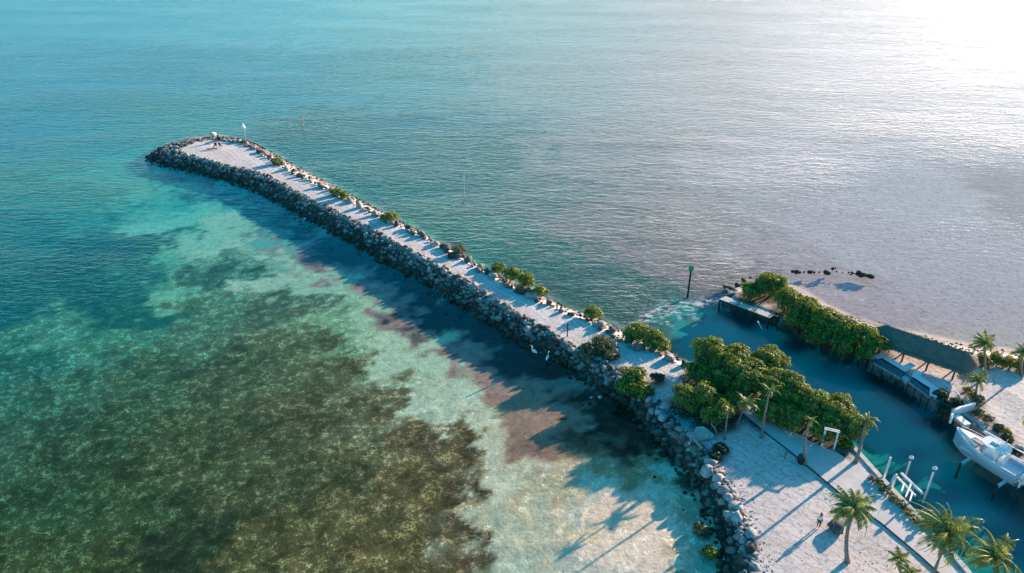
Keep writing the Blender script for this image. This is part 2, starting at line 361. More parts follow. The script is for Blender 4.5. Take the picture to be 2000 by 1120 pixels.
lot = W(1250, 1050); d_lot = np.hypot(GX - lot[0], GY - lot[1])
depth_lim = 0.4 + np.clip((d_lot - 12) * 0.02, 0, .5)
flat = W(1235, 1045); bx_, by_ = GX - flat[0], GY - flat[1]
bar = 1.25 - np.hypot(bx_ / 8.5, by_ / 7.5) + (fbm(GX / 2.2, GY / 2.2, 3, 77) - .5) * .8
ground_z = np.where(H > 0, H + (fbm(GX / 3, GY / 3, 3, 40) - .5) * 0.12, np.maximum(H - 0.08, -depth_lim))
ground_z = np.where(H <= 0.06, np.maximum(ground_z, np.clip(bar * .25 - .12, -9, .05)), ground_z)
ny, nx = GX.shape
idx = np.arange(ny * nx).reshape(ny, nx)
Fq = np.stack([idx[:-1, :-1], idx[:-1, 1:], idx[1:, 1:], idx[1:, :-1]], -1).reshape(-1, 4)
Vg = np.stack([GX, GY, ground_z], -1).reshape(-1, 3)
hf = H.reshape(-1)[Fq].mean(1)

def compact(V, F, arrs):
    used = np.unique(F); m = np.full(len(V), -1); m[used] = np.arange(len(used))
    return V[used], m[F], [a[used] for a in arrs]

# ---- seabed material
def seabed_material():
    m, nt = newmat("seabed_sand_and_weed")
    at = N(nt, 'ShaderNodeAttribute', attribute_name='bed'); wd = N(nt, 'ShaderNodeAttribute', attribute_name='weed')
    g = N(nt, 'ShaderNodeNewGeometry')
    mp = N(nt, 'ShaderNodeMapping'); nt.links.new(g.outputs['Position'], mp.inputs[0])
    n1 = noise(nt, 1.7, 5, .68, mp.outputs[0], .5); n2 = noise(nt, .33, 5, .6, mp.outputs[0], .6); n3 = noise(nt, 4.5, 3, .7, mp.outputs[0]); n0 = noise(nt, .09, 3, .5, mp.outputs[0])
    f2 = mrange(nt, n2.outputs['Fac'], .36, .64, 0, 1)
    # weed: pale specks of sand between dark blades
    dark = mixc(nt, f2, (.42, .46, .42), (1.0, 1.02, 1.0))
    n7 = noise(nt, .95, 8, .82, mp.outputs[0], .25)
    sp = math_(nt, 'MULTIPLY', mrange(nt, n7.outputs['Fac'], .50, .66, 0, 1.2), mrange(nt, n3.outputs['Fac'], .38, .62, .15, 1.2))
    sp = math_(nt, 'MULTIPLY', sp, mrange(nt, n2.outputs['Fac'], .34, .6, .25, 1.3))
    weedc = mixc(nt, sp, dark, (4.0, 4.0, 4.2))
    br = mrange(nt, n3.outputs['Fac'], .3, .7, .72, 1.3)
    weedc = mixc(nt, 1.0, weedc, br, 'MULTIPLY')
    sandm = mixc(nt, mrange(nt, n7.outputs['Fac'], .36, .5, 0, 1), (.66, .74, .76), (1.03, 1.03, 1.0))
    sk = mrange(nt, n1.outputs['Fac'], .34, .44, .62, 1.0)
    sandm = mixc(nt, 1.0, sandm, sk, 'MULTIPLY')
    mul = mixc(nt, wd.outputs['Fac'], sandm, weedc)
    si = N(nt, 'ShaderNodeAttribute', attribute_name='silt'); mul = mixc(nt, si.outputs['Fac'], mul, (1, 1, 1))
    c = mixc(nt, 1.0, at.outputs['Color'], mul, 'MULTIPLY')
    d = N(nt, 'ShaderNodeBsdfDiffuse'); nt.links.new(c, d.inputs['Color'])
    nt.links.new(bump(nt, n1.outputs['Fac'], .35, .25), d.inputs['Normal'])
    out(nt, d.outputs[0]); return m
MAT_BED = seabed_material()
weed_ = np.clip(CF[..., 3:4], 0, 1)
lum_ = CF[..., 1:2]
bc_ = CF[..., :3] * BED_GAIN * (1 + .55 * np.clip(lum_ / .4, 0, 1)) * (1 + weed_ * np.array([.06, .06, -.06]))
gr_ = bc_.mean(-1, keepdims=True); bc_ = bc_ + (gr_ - bc_) * weed_ * .18
bc_ = .8 * (1 - np.exp(-bc_ / .8))
dry = np.clip((ground_z + .09) / .12, 0, 1)[..., None] * (H <= .1)[..., None]
bc_ = bc_ * (1 - dry * np.array([.05, .12, .12]))
BEDCOL = np.concatenate([np.clip(bc_, 0, .85), np.ones(GX.shape + (1,))], -1).reshape(-1, 4)
WEED = np.clip(CF[..., 3], 0, 1).reshape(-1)
Vs, Fs, (bc, bw, bs) = compact(Vg, Fq[hf <= 0.06], [BEDCOL, WEED, incan.reshape(-1)])
tag(mesh_np('seabed', Vs, Fs, MAT_BED, True, attrs={'bed': ('C', bc), 'weed': ('F', bw), 'silt': ('F', bs)}), kind='structure')

# ---- ground
def ground_material():
    m, nt = newmat("coral_sand")
    g = N(nt, 'ShaderNodeNewGeometry')
    n1 = noise(nt, .35, 5, .6, g.outputs['Position'], .3); n2 = noise(nt, 2.6, 5, .7, g.outputs['Position']); n3 = noise(nt, 14, 3, .7, g.outputs['Position'])
    mp = N(nt, 'ShaderNodeMapping'); mp.inputs['Rotation'].default_value = (0, 0, R(38)); mp.inputs['Scale'].default_value = (.5, 3.0, 1)
    nt.links.new(g.outputs['Position'], mp.inputs[0]); n4 = noise(nt, 1.1, 4, .65, mp.outputs[0])
    c = mixc(nt, mrange(nt, n1.outputs['Fac'], .35, .65, 0, 1), (.68, .575, .52), (.80, .695, .64))
    c = mixc(nt, mrange(nt, n4.outputs['Fac'], .50, .66, 0, .5), c, (.50, .44, .40))
    c = mixc(nt, mrange(nt, n2.outputs['Fac'], .52, .66, 0, .85), c, (.30, .26, .22))
    n5 = noise(nt, .9, 6, .75, g.outputs['Position'], 1.2); c = mixc(nt, mrange(nt, n5.outputs['Fac'], .58, .66, 0, .5), c, (.28, .25, .22))
    wv_ = N(nt, 'ShaderNodeTexWave', wave_type='BANDS'); wv_.inputs['Scale'].default_value = .28; wv_.inputs['Distortion'].default_value = 5; wv_.inputs['Detail'].default_value = 3; wv_.inputs['Detail Scale'].default_value = .5
    m3 = N(nt, 'ShaderNodeMapping'); m3.inputs['Rotation'].default_value = (0, 0, R(-38)); nt.links.new(g.outputs['Position'], m3.inputs[0]); nt.links.new(m3.outputs[0], wv_.inputs['Vector'])
    c = mixc(nt, mrange(nt, wv_.outputs['Fac'], .86, .97, 0, .35), c, (.36, .32, .29))
    c = mixc(nt, mrange(nt, n3.outputs['Fac'], .60, .72, 0, .6), c, (.24, .21, .17))
    sep = N(nt, 'ShaderNodeSeparateXYZ'); nt.links.new(g.outputs['Position'], sep.inputs[0])
    c = mixc(nt, mrange(nt, sep.outputs[2], .15, .9, .85, 0), c, (.15, .13, .11))
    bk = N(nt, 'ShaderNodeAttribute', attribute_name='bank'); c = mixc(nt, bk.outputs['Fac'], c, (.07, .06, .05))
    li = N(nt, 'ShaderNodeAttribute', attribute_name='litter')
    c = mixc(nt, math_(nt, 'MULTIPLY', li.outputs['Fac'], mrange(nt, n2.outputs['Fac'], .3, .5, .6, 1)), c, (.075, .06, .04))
    p = N(nt, 'ShaderNodeBsdfPrincipled'); p.inputs['Roughness'].default_value = .95; p.inputs['Specular IOR Level'].default_value = .1
    nt.links.new(c, p.inputs['Base Color'])
    hsum = math_(nt, 'ADD', n2.outputs['Fac'], math_(nt, 'MULTIPLY', n3.outputs['Fac'], .35))
    nt.links.new(bump(nt, hsum, .5, .12), p.inputs['Normal'])
    out(nt, p.outputs[0]); return m
MAT_SAND = ground_material()
land = hf > 0.06
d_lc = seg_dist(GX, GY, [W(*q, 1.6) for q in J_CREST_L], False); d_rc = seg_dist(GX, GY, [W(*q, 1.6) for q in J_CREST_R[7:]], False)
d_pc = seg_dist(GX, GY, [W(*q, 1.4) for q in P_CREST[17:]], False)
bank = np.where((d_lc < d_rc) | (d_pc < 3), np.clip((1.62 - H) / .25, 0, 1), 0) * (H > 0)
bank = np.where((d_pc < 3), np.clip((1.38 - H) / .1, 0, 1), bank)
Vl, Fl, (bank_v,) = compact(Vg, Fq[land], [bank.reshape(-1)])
GROUND = mesh_np('ground', Vl, Fl, MAT_SAND, True, attrs={'bank': ('F', bank_v)}); tag(GROUND, kind='structure')

# ---- water
def water_material():
    m, nt = newmat("sea_water")
    g = N(nt, 'ShaderNodeNewGeometry')
    wv = N(nt, 'ShaderNodeAttribute', attribute_name='ripple'); fo = N(nt, 'ShaderNodeAttribute', attribute_name='foam')
    def layer(scale, rot, sx, sy, detail=2, dist=0.3):
        mp = N(nt, 'ShaderNodeMapping'); mp.inputs['Rotation'].default_value = (0, 0, R(rot)); mp.inputs['Scale'].default_value = (sx, sy, 1)
        nt.links.new(g.outputs['Position'], mp.inputs[0]); return noise(nt, scale, detail, .5, mp.outputs[0], dist).outputs['Fac']
    a = layer(.34, 24, .36, 1.0, 2, .6); b = layer(.95, 29, .42, 1.0, 3, .5); c = layer(2.2, 18, .55, 1.0, 3, .3); d = layer(.05, 20, .4, 1, 2)
    s = math_(nt, 'ADD', math_(nt, 'MULTIPLY', a, .95), math_(nt, 'MULTIPLY', b, 1.3))
    s = math_(nt, 'ADD', s, math_(nt, 'MULTIPLY', c, .6))
    patch = mrange(nt, d, .35, .65, .65, 1.25)
    amp = math_(nt, 'MULTIPLY', wv.outputs['Fac'], patch)
    s = math_(nt, 'MULTIPLY', s, amp)
    bn = N(nt, 'ShaderNodeBump'); bn.inputs['Strength'].default_value = 1.0; bn.inputs['Distance'].default_value = WAVE_H
    nt.links.new(s, bn.inputs['Height'])
    dt = N(nt, 'ShaderNodeVectorMath', operation='DOT_PRODUCT'); nt.links.new(g.outputs['Incoming'], dt.inputs[0]); nt.links.new(bn.outputs[0], dt.inputs[1])
    ca = math_(nt, 'ABSOLUTE', dt.outputs['Value']); om = math_(nt, 'MAXIMUM', math_(nt, 'SUBTRACT', 1.0, ca), 0.0)
    fr5 = math_(nt, 'POWER', om, 5.0)                                 # Schlick, the same from above and below
    gl = N(nt, 'ShaderNodeBsdfGlossy'); gl.inputs['Color'].default_value = (.88, .94, 1, 1)
    nt.links.new(mrange(nt, wv.outputs['Fac'], 0, 1, .05, .15), gl.inputs['Roughness']); nt.links.new(bn.outputs[0], gl.inputs['Normal'])
    tr = N(nt, 'ShaderNodeBsdfTransparent'); tr.inputs['Color'].default_value = (.97, 1, .99, 1)
    f = math_(nt, 'ADD', math_(nt, 'MULTIPLY', fr5, .95 * FRES_GAIN), .006)
    f = math_(nt, 'MINIMUM', f, .95)
    mix = N(nt, 'ShaderNodeMixShader'); nt.links.new(f, mix.inputs[0]); nt.links.new(tr.outputs[0], mix.inputs[1]); nt.links.new(gl.outputs[0], mix.inputs[2])
    fm = N(nt, 'ShaderNodeBsdfDiffuse'); fm.inputs['Color'].default_value = (.75, .78, .8, 1)
    fn = layer(1.6, 25, .5, 1, 5, .8)
    ff = math_(nt, 'MULTIPLY', fo.outputs['Fac'], mrange(nt, fn, .46, .66, 0, .8))
    mix2 = N(nt, 'ShaderNodeMixShader'); nt.links.new(ff, mix2.inputs[0]); nt.links.new(mix.outputs[0], mix2.inputs[1]); nt.links.new(fm.outputs[0], mix2.inputs[2])
    out(nt, mix2.outputs[0]); return m
MAT_WATER = water_material()
RIP = np.clip(SM[..., 4], 0, 1)
# smooth the ripple strength a little
for _ in range(30):
    RIP[1:-1, 1:-1] = (RIP[1:-1, 1:-1] * 2 + RIP[:-2, 1:-1] + RIP[2:, 1:-1] + RIP[1:-1, :-2] + RIP[1:-1, 2:]) / 6
foam = np.zeros(GX.shape)
for (a, b, r, k) in [((1262,618),(1300,600),1.1,.9),((1300,612),(1345,600),1.0,1),((1345,598),(1395,583),1.2,.9),((1225,640),(1262,625),.9,.7),((1345,612),(1360,622),.6,.9),
                     ((1255,598),(1290,636),.22,.9),((1278,602),(1312,640),.22,.9),((1298,592),(1330,622),.25,1),((1330,590),(1356,614),.25,1),((1640,575),(1700,588),1.0,.35),((1610,570),(1650,580),.9,.3)]:
    d = seg_dist(GX, GY, [W(*a), W(*b)], closed=False); foam = np.maximum(foam, k * np.clip(1.4 - d / r, 0, 1))
dj_ = seg_dist(GX, GY, [W(*q) for q in J_WATER_R[8:]] + [W(*q) for q in J_WATER_L[:2]], closed=False)
foam = np.maximum(foam, .55 * np.clip(1.3 - dj_ / .9, 0, 1) * (fbm(GX / 3, GY / 3, 2, 5) > .45))
keep = np.ones(len(Fq), bool)
vz = Vg.copy(); vz[:, 2] = 0.0
Fw = Fq[hf <= 0.5]
Vw, Fw, (rw, fw) = compact(vz, Fw, [RIP.reshape(-1), foam.reshape(-1)])
tag(mesh_np('water', Vw, Fw, MAT_WATER, True, attrs={'ripple': ('F', rw), 'foam': ('F', fw)}), kind='structure')

# ================================================================ rocks
def rock_material():
    m, nt = newmat("limestone_rock")
    g = N(nt, 'ShaderNodeNewGeometry')
    n0 = noise(nt, .55, 2, .5, g.outputs['Position']); n1 = noise(nt, 5, 5, .7, g.outputs['Position'])
    c = mixc(nt, mrange(nt, n0.outputs['Fac'], .40, .62, 0, 1), (.06, .052, .046), (.24, .215, .195))
    oi = N(nt, 'ShaderNodeNewGeometry')
    c = mixc(nt, mrange(nt, oi.outputs['Random Per Island'], .45, 1, 0, .85), c, (.52, .48, .44))
    c = mixc(nt, mrange(nt, n1.outputs['Fac'], .46, .66, 0, .8), c, (.09, .08, .07))
    sep = N(nt, 'ShaderNodeSeparateXYZ'); nt.links.new(g.outputs['Position'], sep.inputs[0])
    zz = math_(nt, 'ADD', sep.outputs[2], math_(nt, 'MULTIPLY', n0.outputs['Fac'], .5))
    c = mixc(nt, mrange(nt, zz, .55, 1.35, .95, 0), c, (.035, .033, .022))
    p = N(nt, 'ShaderNodeBsdfPrincipled'); p.inputs['Roughness'].default_value = .9; p.inputs['Specular IOR Level'].default_value = .2
    nt.links.new(c, p.inputs['Base Color']); nt.links.new(bump(nt, n1.outputs['Fac'], .8, .12), p.inputs['Normal'])
    out(nt, p.outputs[0]); return m
MAT_ROCK = rock_material()
MAT_RIM = simple_mat("bleached_reef_rock", (.50, .47, .46), (.24, .22, .215), 1.1, .9, .5, detail=6)
MAT_PALE = simple_mat("pale_coral_rock", (.62, .58, .53), (.4, .37, .33), 3, .9, .5)
def rock_geo(seed):
    r = random.Random(seed); bm = bmesh.new()
    ax = (1.0, r.uniform(.65, .95), r.uniform(.5, .8))
    for i in range(24):
        v = Vector((r.gauss(0, 1), r.gauss(0, 1), r.gauss(0, 1))).normalized() * r.uniform(.86, 1.05)
        bm.verts.new((v.x * ax[0], v.y * ax[1], v.z * ax[2]))
    res = bmesh.ops.convex_hull(bm, input=bm.verts)
    bmesh.ops.delete(bm, geom=[v for v in bm.verts if not v.link_faces], context='VERTS')
    bmesh.ops.triangulate(bm, faces=bm.faces)
    bm.verts.ensure_lookup_table()
    for i, v in enumerate(bm.verts): v.index = i
    V = np.array([v.co[:] for v in bm.verts]); F = np.array([[v.index for v in f.verts] for f in bm.faces]); bm.free()
    return V, F
ROCKS = [rock_geo(100 + i) for i in range(14)]
ROCK_ME = []
for i, (V, F) in enumerate(ROCKS):
    o = mesh_np('boulder', V, F, MAT_ROCK, link=False); ROCK_ME.append(o.data); bpy.data.objects.remove(o)

RIM_ME = []
for me_ in ROCK_ME:
    m2_ = me_.copy(); m2_.materials[0] = MAT_RIM; RIM_ME.append(m2_)
wl = [W(*p) for p in J_WATER_L]; wr = [W(*p) for p in J_WATER_R]; cl = [W(*p, 1.6) for p in J_CREST_L]; crr = [W(*p, 1.6) for p in J_CREST_R]
def hgt(x, y): return float(land_h(np.array([x]), np.array([y]))[0])
rocks = []                                    # (x, y, z, r, zone)
rr = random.Random(5)
# seaward bank on the left and round the tip
xs, ys = np.meshgrid(np.arange(-95, 45, .52), np.arange(20, 185, .52))
xs = xs + rng.uniform(-.29, .29, xs.shape); ys = ys + rng.uniform(-.29, .29, ys.shape)
dl = seg_dist(xs, ys, wl, False); dr = seg_dist(xs, ys, wr, False); iw = inside(xs, ys, JW); ic = inside(xs, ys, JC)
dcl = seg_dist(xs, ys, cl, False); dcr = seg_dist(xs, ys, crr, False)
hh = land_h(xs, ys)
tipx, tipy = W(287, 308)
tip = (np.hypot(xs - tipx, ys - tipy) < 26)
left = (dcl < dcr) | (tip & (dcr < 6) & (ys > 140))
m = left & ((iw & ~ic) | (ic & (dcl < .75)) | (~iw & (dl < .8)))
for x, y, h, inw in zip(xs[m], ys[m], hh[m], iw[m]):
    r = rr.choice([.17, .2, .24, .28, .33, .38, .45, .66]) * rr.uniform(.85, 1.1) * (.8 if y > 130 else 1)
    if not inw and rr.random() < .45: continue
    rocks.append((x, y, max(h, -.25) + r * .12, r, 'bank'))
# stray stones in the shallows
for i in range(120):
    t = rr.random(); k = rr.randrange(3, len(wl) - 2); a, b = wl[k], wl[k + 1]
    x = a[0] + (b[0] - a[0]) * t - rr.uniform(.6, 4.5) * rr.random(); y = a[1] + (b[1] - a[1]) * t - rr.uniform(.5, 4.5) * rr.random()
    if not inside(np.array([x]), np.array([y]), JW)[0]: rocks.append((x, y, -.12, rr.uniform(.16, .38), 'shallow'))
# right hand side: cobble apron and the row of pale boulders edging the path
xs, ys = np.meshgrid(np.arange(-85, 30, .62), np.arange(60, 180, .62))
xs = xs + rng.uniform(-.28, .28, xs.shape); ys = ys + rng.uniform(-.28, .28, ys.shape)
dl = seg_dist(xs, ys, wl, False); iw = inside(xs, ys, JW); ic = inside(xs, ys, JC)
dcl = seg_dist(xs, ys, cl, False); dcr = seg_dist(xs, ys, crr[7:], False); hh = land_h(xs, ys)
m = (dcr < dcl) & iw & ~ic & (rng.random(xs.shape) < .62) & (ys > W(1335, 714)[1])
for x, y, h in zip(xs[m], ys[m], hh[m]): rocks.append((x, y, h + .02, rr.uniform(.14, .34), 'apron'))
for k in range(9, len(crr) - 2):
    a, b = Vector(crr[k]), Vector(crr[k + 1]); L = (b - a).length; t = 0
    nrm = Vector((-(b - a).y, (b - a).x)).normalized()
    while t < L:
        big = rr.random()
        p = a + (b - a) * (t / L) + nrm * rr.uniform(-.9, .35)
        r = rr.uniform(.28, .5) if big < .62 else rr.uniform(.55, .85)
        rocks.append((p.x, p.y, 1.6 + r * .42, r, 'edge')); t += rr.uniform(.45, 1.3)
# the lot's own rim: two more rows of big stones along its left edge
for k in range(17, len(cl) - 1):
    a, b = Vector(cl[k]), Vector(cl[k + 1]); L = (b - a).length; t = 0
    nrm = Vector(((b - a).y, -(b - a).x)).normalized()
    while t < L:
        p = a + (b - a) * (t / L) + nrm * rr.uniform(-.9, .9); r = rr.choice([.28, .35, .45, .6, .85])
        rocks.append((p.x, p.y, 1.5 + r * .2, r, 'rim')); t += rr.uniform(.5, .9)
RUB = []                                     # loose coral rubble along the inner foot of the rim
for k in range(15, len(cl) - 1):
    a, b = Vector(cl[k]), Vector(cl[k + 1]); L = (b - a).length
    nrm = Vector((-(b - a).y, (b - a).x)).normalized()
    for i in range(int(L * 26)):
        p = a + (b - a) * rr.random() + nrm * abs(rr.gauss(.5, .75)); RUB.append((p.x, p.y, 1.6, rr.uniform(.04, .15), 'rub'))
for i in range(420):                         # stray pebbles on the lot and the jetty top
    p = Vector(W(rr.uniform(1400, 1780), rr.uniform(840, 1118), 1.6)); RUB.append((p.x, p.y, 1.6, rr.uniform(.03, .08), 'rub'))
RUB = [q for q in RUB if hgt(q[0], q[1]) > 1.55]
# tip of the far spit and the broken arc of stones beyond it
for (px, py, r) in [(1424,566,.9),(1432,572,.6),(1418,574,.6),(1440,560,.6),(1437,577,.8),(1448,584,.6),(1455,575,.6),(1452,551,.5),(1465,546,.3),(1444,592,.6),(1460,592,.6),(1416,563,.5)]:
    x, y = W(px, py); rocks.append((x, y, .35, r, 'spit'))
pts_ = [W(*q) for q in P_WATER[25:]]
for k in range(len(pts_) - 1):
    a, b = Vector(pts_[k]), Vector(pts_[k + 1]); n_k = int((b - a).length / .38)
    for i in range(n_k):
        p = a.lerp(b, (i + rr.random()) / n_k); rocks.append((p.x + rr.uniform(-.5, .5), p.y + rr.uniform(-.3, .9), rr.uniform(.0, .7), rr.uniform(.25, .55), 'spit'))
for (px, py, r) in [(1548,531,.35),(1556,532,.5),(1561,533,.35),(1570,532,.25),(1582,532,.5),(1590,533,.3),(1600,533,.2),(1614,533,.55),(1619,534,.5),(1626,526,.4),(1632,524,.25),(1634,531,.2),(1646,533,.2),(1658,533,.2),(1665,534,.35),(1672,536,.2),(1678,535,.7),(1684,538,.7),(1690,538,.6),(1696,540,.5),(1702,541,.6),(1662,537,.2)]:
    x, y = W(px, py); rocks.append((x, y, .05, r, 'arc'))
# beach stones on the sea side of the right bank
pw_ = [W(*p) for p in P_WATER]; pc_ = [W(*p, 1.4) for p in P_CREST]
for k in range(5, 16):
    for i in range(26):
        t = rr.random(); s = rr.random()
        a = Vector(pw_[k]).lerp(Vector(pw_[k + 1]), t); b = Vector(pc_[k]).lerp(Vector(pc_[k + 1]), t); p = a.lerp(b, s)
        rocks.append((p.x, p.y, 1.4 * s, rr.uniform(.12, .3), 'beach'))

LAB = {
 'bank': ("rough grey limestone boulder piled on the dark seaward bank of the jetty", "boulders piled on the seaward bank of the jetty"),
 'shallow': ("small dark stone lying in the clear shallows at the foot of the jetty", "stray stones in the shallows by the jetty"),
 'apron': ("small beige cobble on the sunny sea-side apron of the jetty", "cobbles on the sunny side of the jetty"),
 'edge': ("pale limestone boulder in the row edging the sunny side of the jetty path", "boulders edging the jetty path"),
 'rim': ("pale weathered boulder on the raised rock rim between the sandy lot and the shallows", "boulders on the rim of the sandy lot"),
 'spit': ("dark rock at the water's edge of the far mangrove spit", "rocks round the far spit"),
 'arc': ("dark wet rock in the broken arc of stones beyond the mangrove spit", "rocks in the broken arc beyond the spit"),
 'beach': ("small tan stone on the narrow beach behind the thatched shelter", "stones on the narrow beach"),
}
def seen(q):
    x, y, z = q[0], q[1], q[2] - CAM_H
    d = y * C32 - z * S32
    px = 1000 + FPX * x / d; py = 560 - FPX * (y * S32 + z * C32) / d
    return px, py, d
scored = []
for q in rocks:
    px, py, d = seen(q); vis = -10 < px < 2010 and -10 < py < 1130
    scored.append(((q[3] / d) if vis else 0, q))
scored.sort(key=lambda t: -t[0])
single = [q for s, q in scored[:285]]; rest = [q for s, q in scored[285:]]
for q in single:
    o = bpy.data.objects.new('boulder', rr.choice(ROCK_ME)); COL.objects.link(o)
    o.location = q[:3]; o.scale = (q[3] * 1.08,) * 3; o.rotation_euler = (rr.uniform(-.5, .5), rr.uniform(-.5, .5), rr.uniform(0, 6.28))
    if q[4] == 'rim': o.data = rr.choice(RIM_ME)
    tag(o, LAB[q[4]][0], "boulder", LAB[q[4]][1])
def rock_stuff(name, items, mat):
    VV = []; FF = []; b = 0
    for q in items:
        V, F = ROCKS[rr.randrange(len(ROCKS))]
        from mathutils import Euler
        M = np.array(Euler((rr.uniform(-.5, .5), rr.uniform(-.5, .5), rr.uniform(0, 6.28))).to_matrix())
        VV.append(V @ M.T * q[3] * 1.08 + np.array(q[:3])); FF.append(F + b); b += len(V)
    return mesh_np(name, np.concatenate(VV), np.concatenate(FF), mat)
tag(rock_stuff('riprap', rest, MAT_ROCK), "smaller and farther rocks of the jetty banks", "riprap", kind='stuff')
tag(rock_stuff('coral_rubble', RUB, MAT_RIM), "loose coral rubble along the inner foot of the rock rim", "rubble", kind='stuff')
# bright white rock standing on the outer rim of the tip
for (px, py, z, r, lab) in [(416, 263, 1.5, .95, "whitest boulder, standing highest on the outer rim of the jetty tip"), (596, 428, 0, .35, "lone white rock in the water beside the outer half of the jetty"),
                            (1172, 776, 0, .33, "larger of two small white rocks in the dark shallows below the jetty bushes"), (1155, 777, 0, .22, "smaller of two small white rocks in the dark shallows below the jetty bushes"),
                            (1316, 803+40, 0, .0, "")]:
    if not r: continue
    x, y = W(px, py, z); o = bpy.data.objects.new('white_rock', ROCK_ME[int(px) % 14].copy()); COL.objects.link(o); o.data.materials[0] = MAT_PALE
    o.location = (x, y, z); o.scale = (r, r, r * 1.15); tag(o, lab, "rock")
x, y = W(1633, 1036, 1.6)
o = bpy.data.objects.new('boulder', ROCK_ME[3].copy()); COL.objects.link(o); o.data.materials[0] = simple_mat("dark_coral_rock", (.13, .11, .125), (.07, .06, .07), 5, .9, .6)
o.location = (x, y, 2.1); o.scale = (.95, .95, 1.1); tag(o, "big rounded dark grey boulder standing on the sand left of the leaning palm", "boulder")

# ================================================================ plants
def leaf_material(name, dark, light, trans=.35):
    m, nt = newmat(name)
    a = N(nt, 'ShaderNodeAttribute', attribute_name='tint')
    c = mixc(nt, a.outputs['Fac'], dark, light)
    d = N(nt, 'ShaderNodeBsdfDiffuse'); t = N(nt, 'ShaderNodeBsdfTranslucent'); gl = N(nt, 'ShaderNodeBsdfGlossy'); gl.inputs['Roughness'].default_value = .45
    nt.links.new(c, d.inputs['Color']); nt.links.new(mixc(nt, 1.0, c, (1.5, 1.25, .5), 'MULTIPLY'), t.inputs['Color'])
    mx = N(nt, 'ShaderNodeMixShader'); mx.inputs[0].default_value = trans; nt.links.new(d.outputs[0], mx.inputs[1]); nt.links.new(t.outputs[0], mx.inputs[2])
    m2 = N(nt, 'ShaderNodeMixShader'); m2.inputs[0].default_value = .04; nt.links.new(mx.outputs[0], m2.inputs[1]); nt.links.new(gl.outputs[0], m2.inputs[2])
    out(nt, m2.outputs[0]); return m
MAT_LEAF = leaf_material("mangrove_leaf", (.022, .050, .010), (.32, .42, .05))
MAT_LEAF_GREY = leaf_material("grey_green_leaf", (.05, .065, .03), (.22, .23, .12))
MAT_LEAF_YEL = leaf_material("yellow_green_leaf", (.08, .10, .02), (.36, .34, .05))
MAT_LEAF_DARK = leaf_material("dark_and_shaded_leaf", (.015, .035, .022), (.06, .11, .06))  # dark-leaved shrubs; for the canal-wall bushes shade is put into the colour
MAT_BARK = simple_mat("bark", (.16, .12, .09), (.08, .06, .05), 6, .9, .5)
MAT_PALM_BARK = simple_mat("palm_bark", (.30, .25, .21), (.16, .13, .11), 8, .9, .5)

def foliage(lobes, dens=26, size=.25, seed=0, fill=.25, flat=.0):
    """lobes: (x, y, z, rx, ry, rz) -> quads spread over and through uneven lobes"""
    g = np.random.default_rng(seed); VV = []; TT = []
    for (lx, ly, lz, rx, ry, rz) in lobes:
        n = int(dens * 4 * math.pi * ((rx * ry + rx * rz + ry * rz) / 3))
        d = g.normal(size=(n, 3)); d /= np.linalg.norm(d, axis=1)[:, None]
        d[:, 2] = np.where(d[:, 2] < -.45, -d[:, 2], d[:, 2])
        # bumpy surface with bays where there is nothing
        ph = g.uniform(0, 6.28, 6)
        bum = (np.sin(d[:, 0] * 4.1 + ph[0]) * np.sin(d[:, 1] * 4.7 + ph[1]) + .7 * np.sin(d[:, 0] * 8 + ph[2] + d[:, 2] * 5) * np.sin(d[:, 1] * 9 + ph[3]) + .4 * np.sin(d[:, 2] * 9 + ph[4]))
        r = 1 + .16 * bum - np.abs(g.normal(0, .10, n))
        inner = g.random(n) < fill; r = np.where(inner, r * g.uniform(.35, .9, n), r)
        keep = (bum > -1.0) | (g.random(n) < .3)
        P = np.array([lx, ly, lz]) + d * r[:, None] * np.array([rx, ry, rz])
        P = P[keep]; dd = d[keep]; bb = bum[keep]; k = len(P)
        nrm = dd + g.normal(0, .55, (k, 3)) + np.array([0, 0, .35]); nrm /= np.linalg.norm(nrm, axis=1)[:, None]
        u = np.cross(nrm, g.normal(size=(k, 3))); u /= np.linalg.norm(u, axis=1)[:, None]; v = np.cross(nrm, u)
        s = size * g.uniform(.55, 1.25, k)[:, None]; asp = g.uniform(.45, .8, k)[:, None]
        q = np.stack([P - u * s, P - v * s * asp, P + u * s, P + v * s * asp], 1) 
        VV.append(q.reshape(-1, 3))
        t = np.clip(g.beta(1.6, 2.4, k) + .14 * bb, 0, 1); TT.append(np.repeat(t, 4))
    V = np.concatenate(VV); F = np.arange(len(V)).reshape(-1, 4)
    return V, F, np.concatenate(TT)

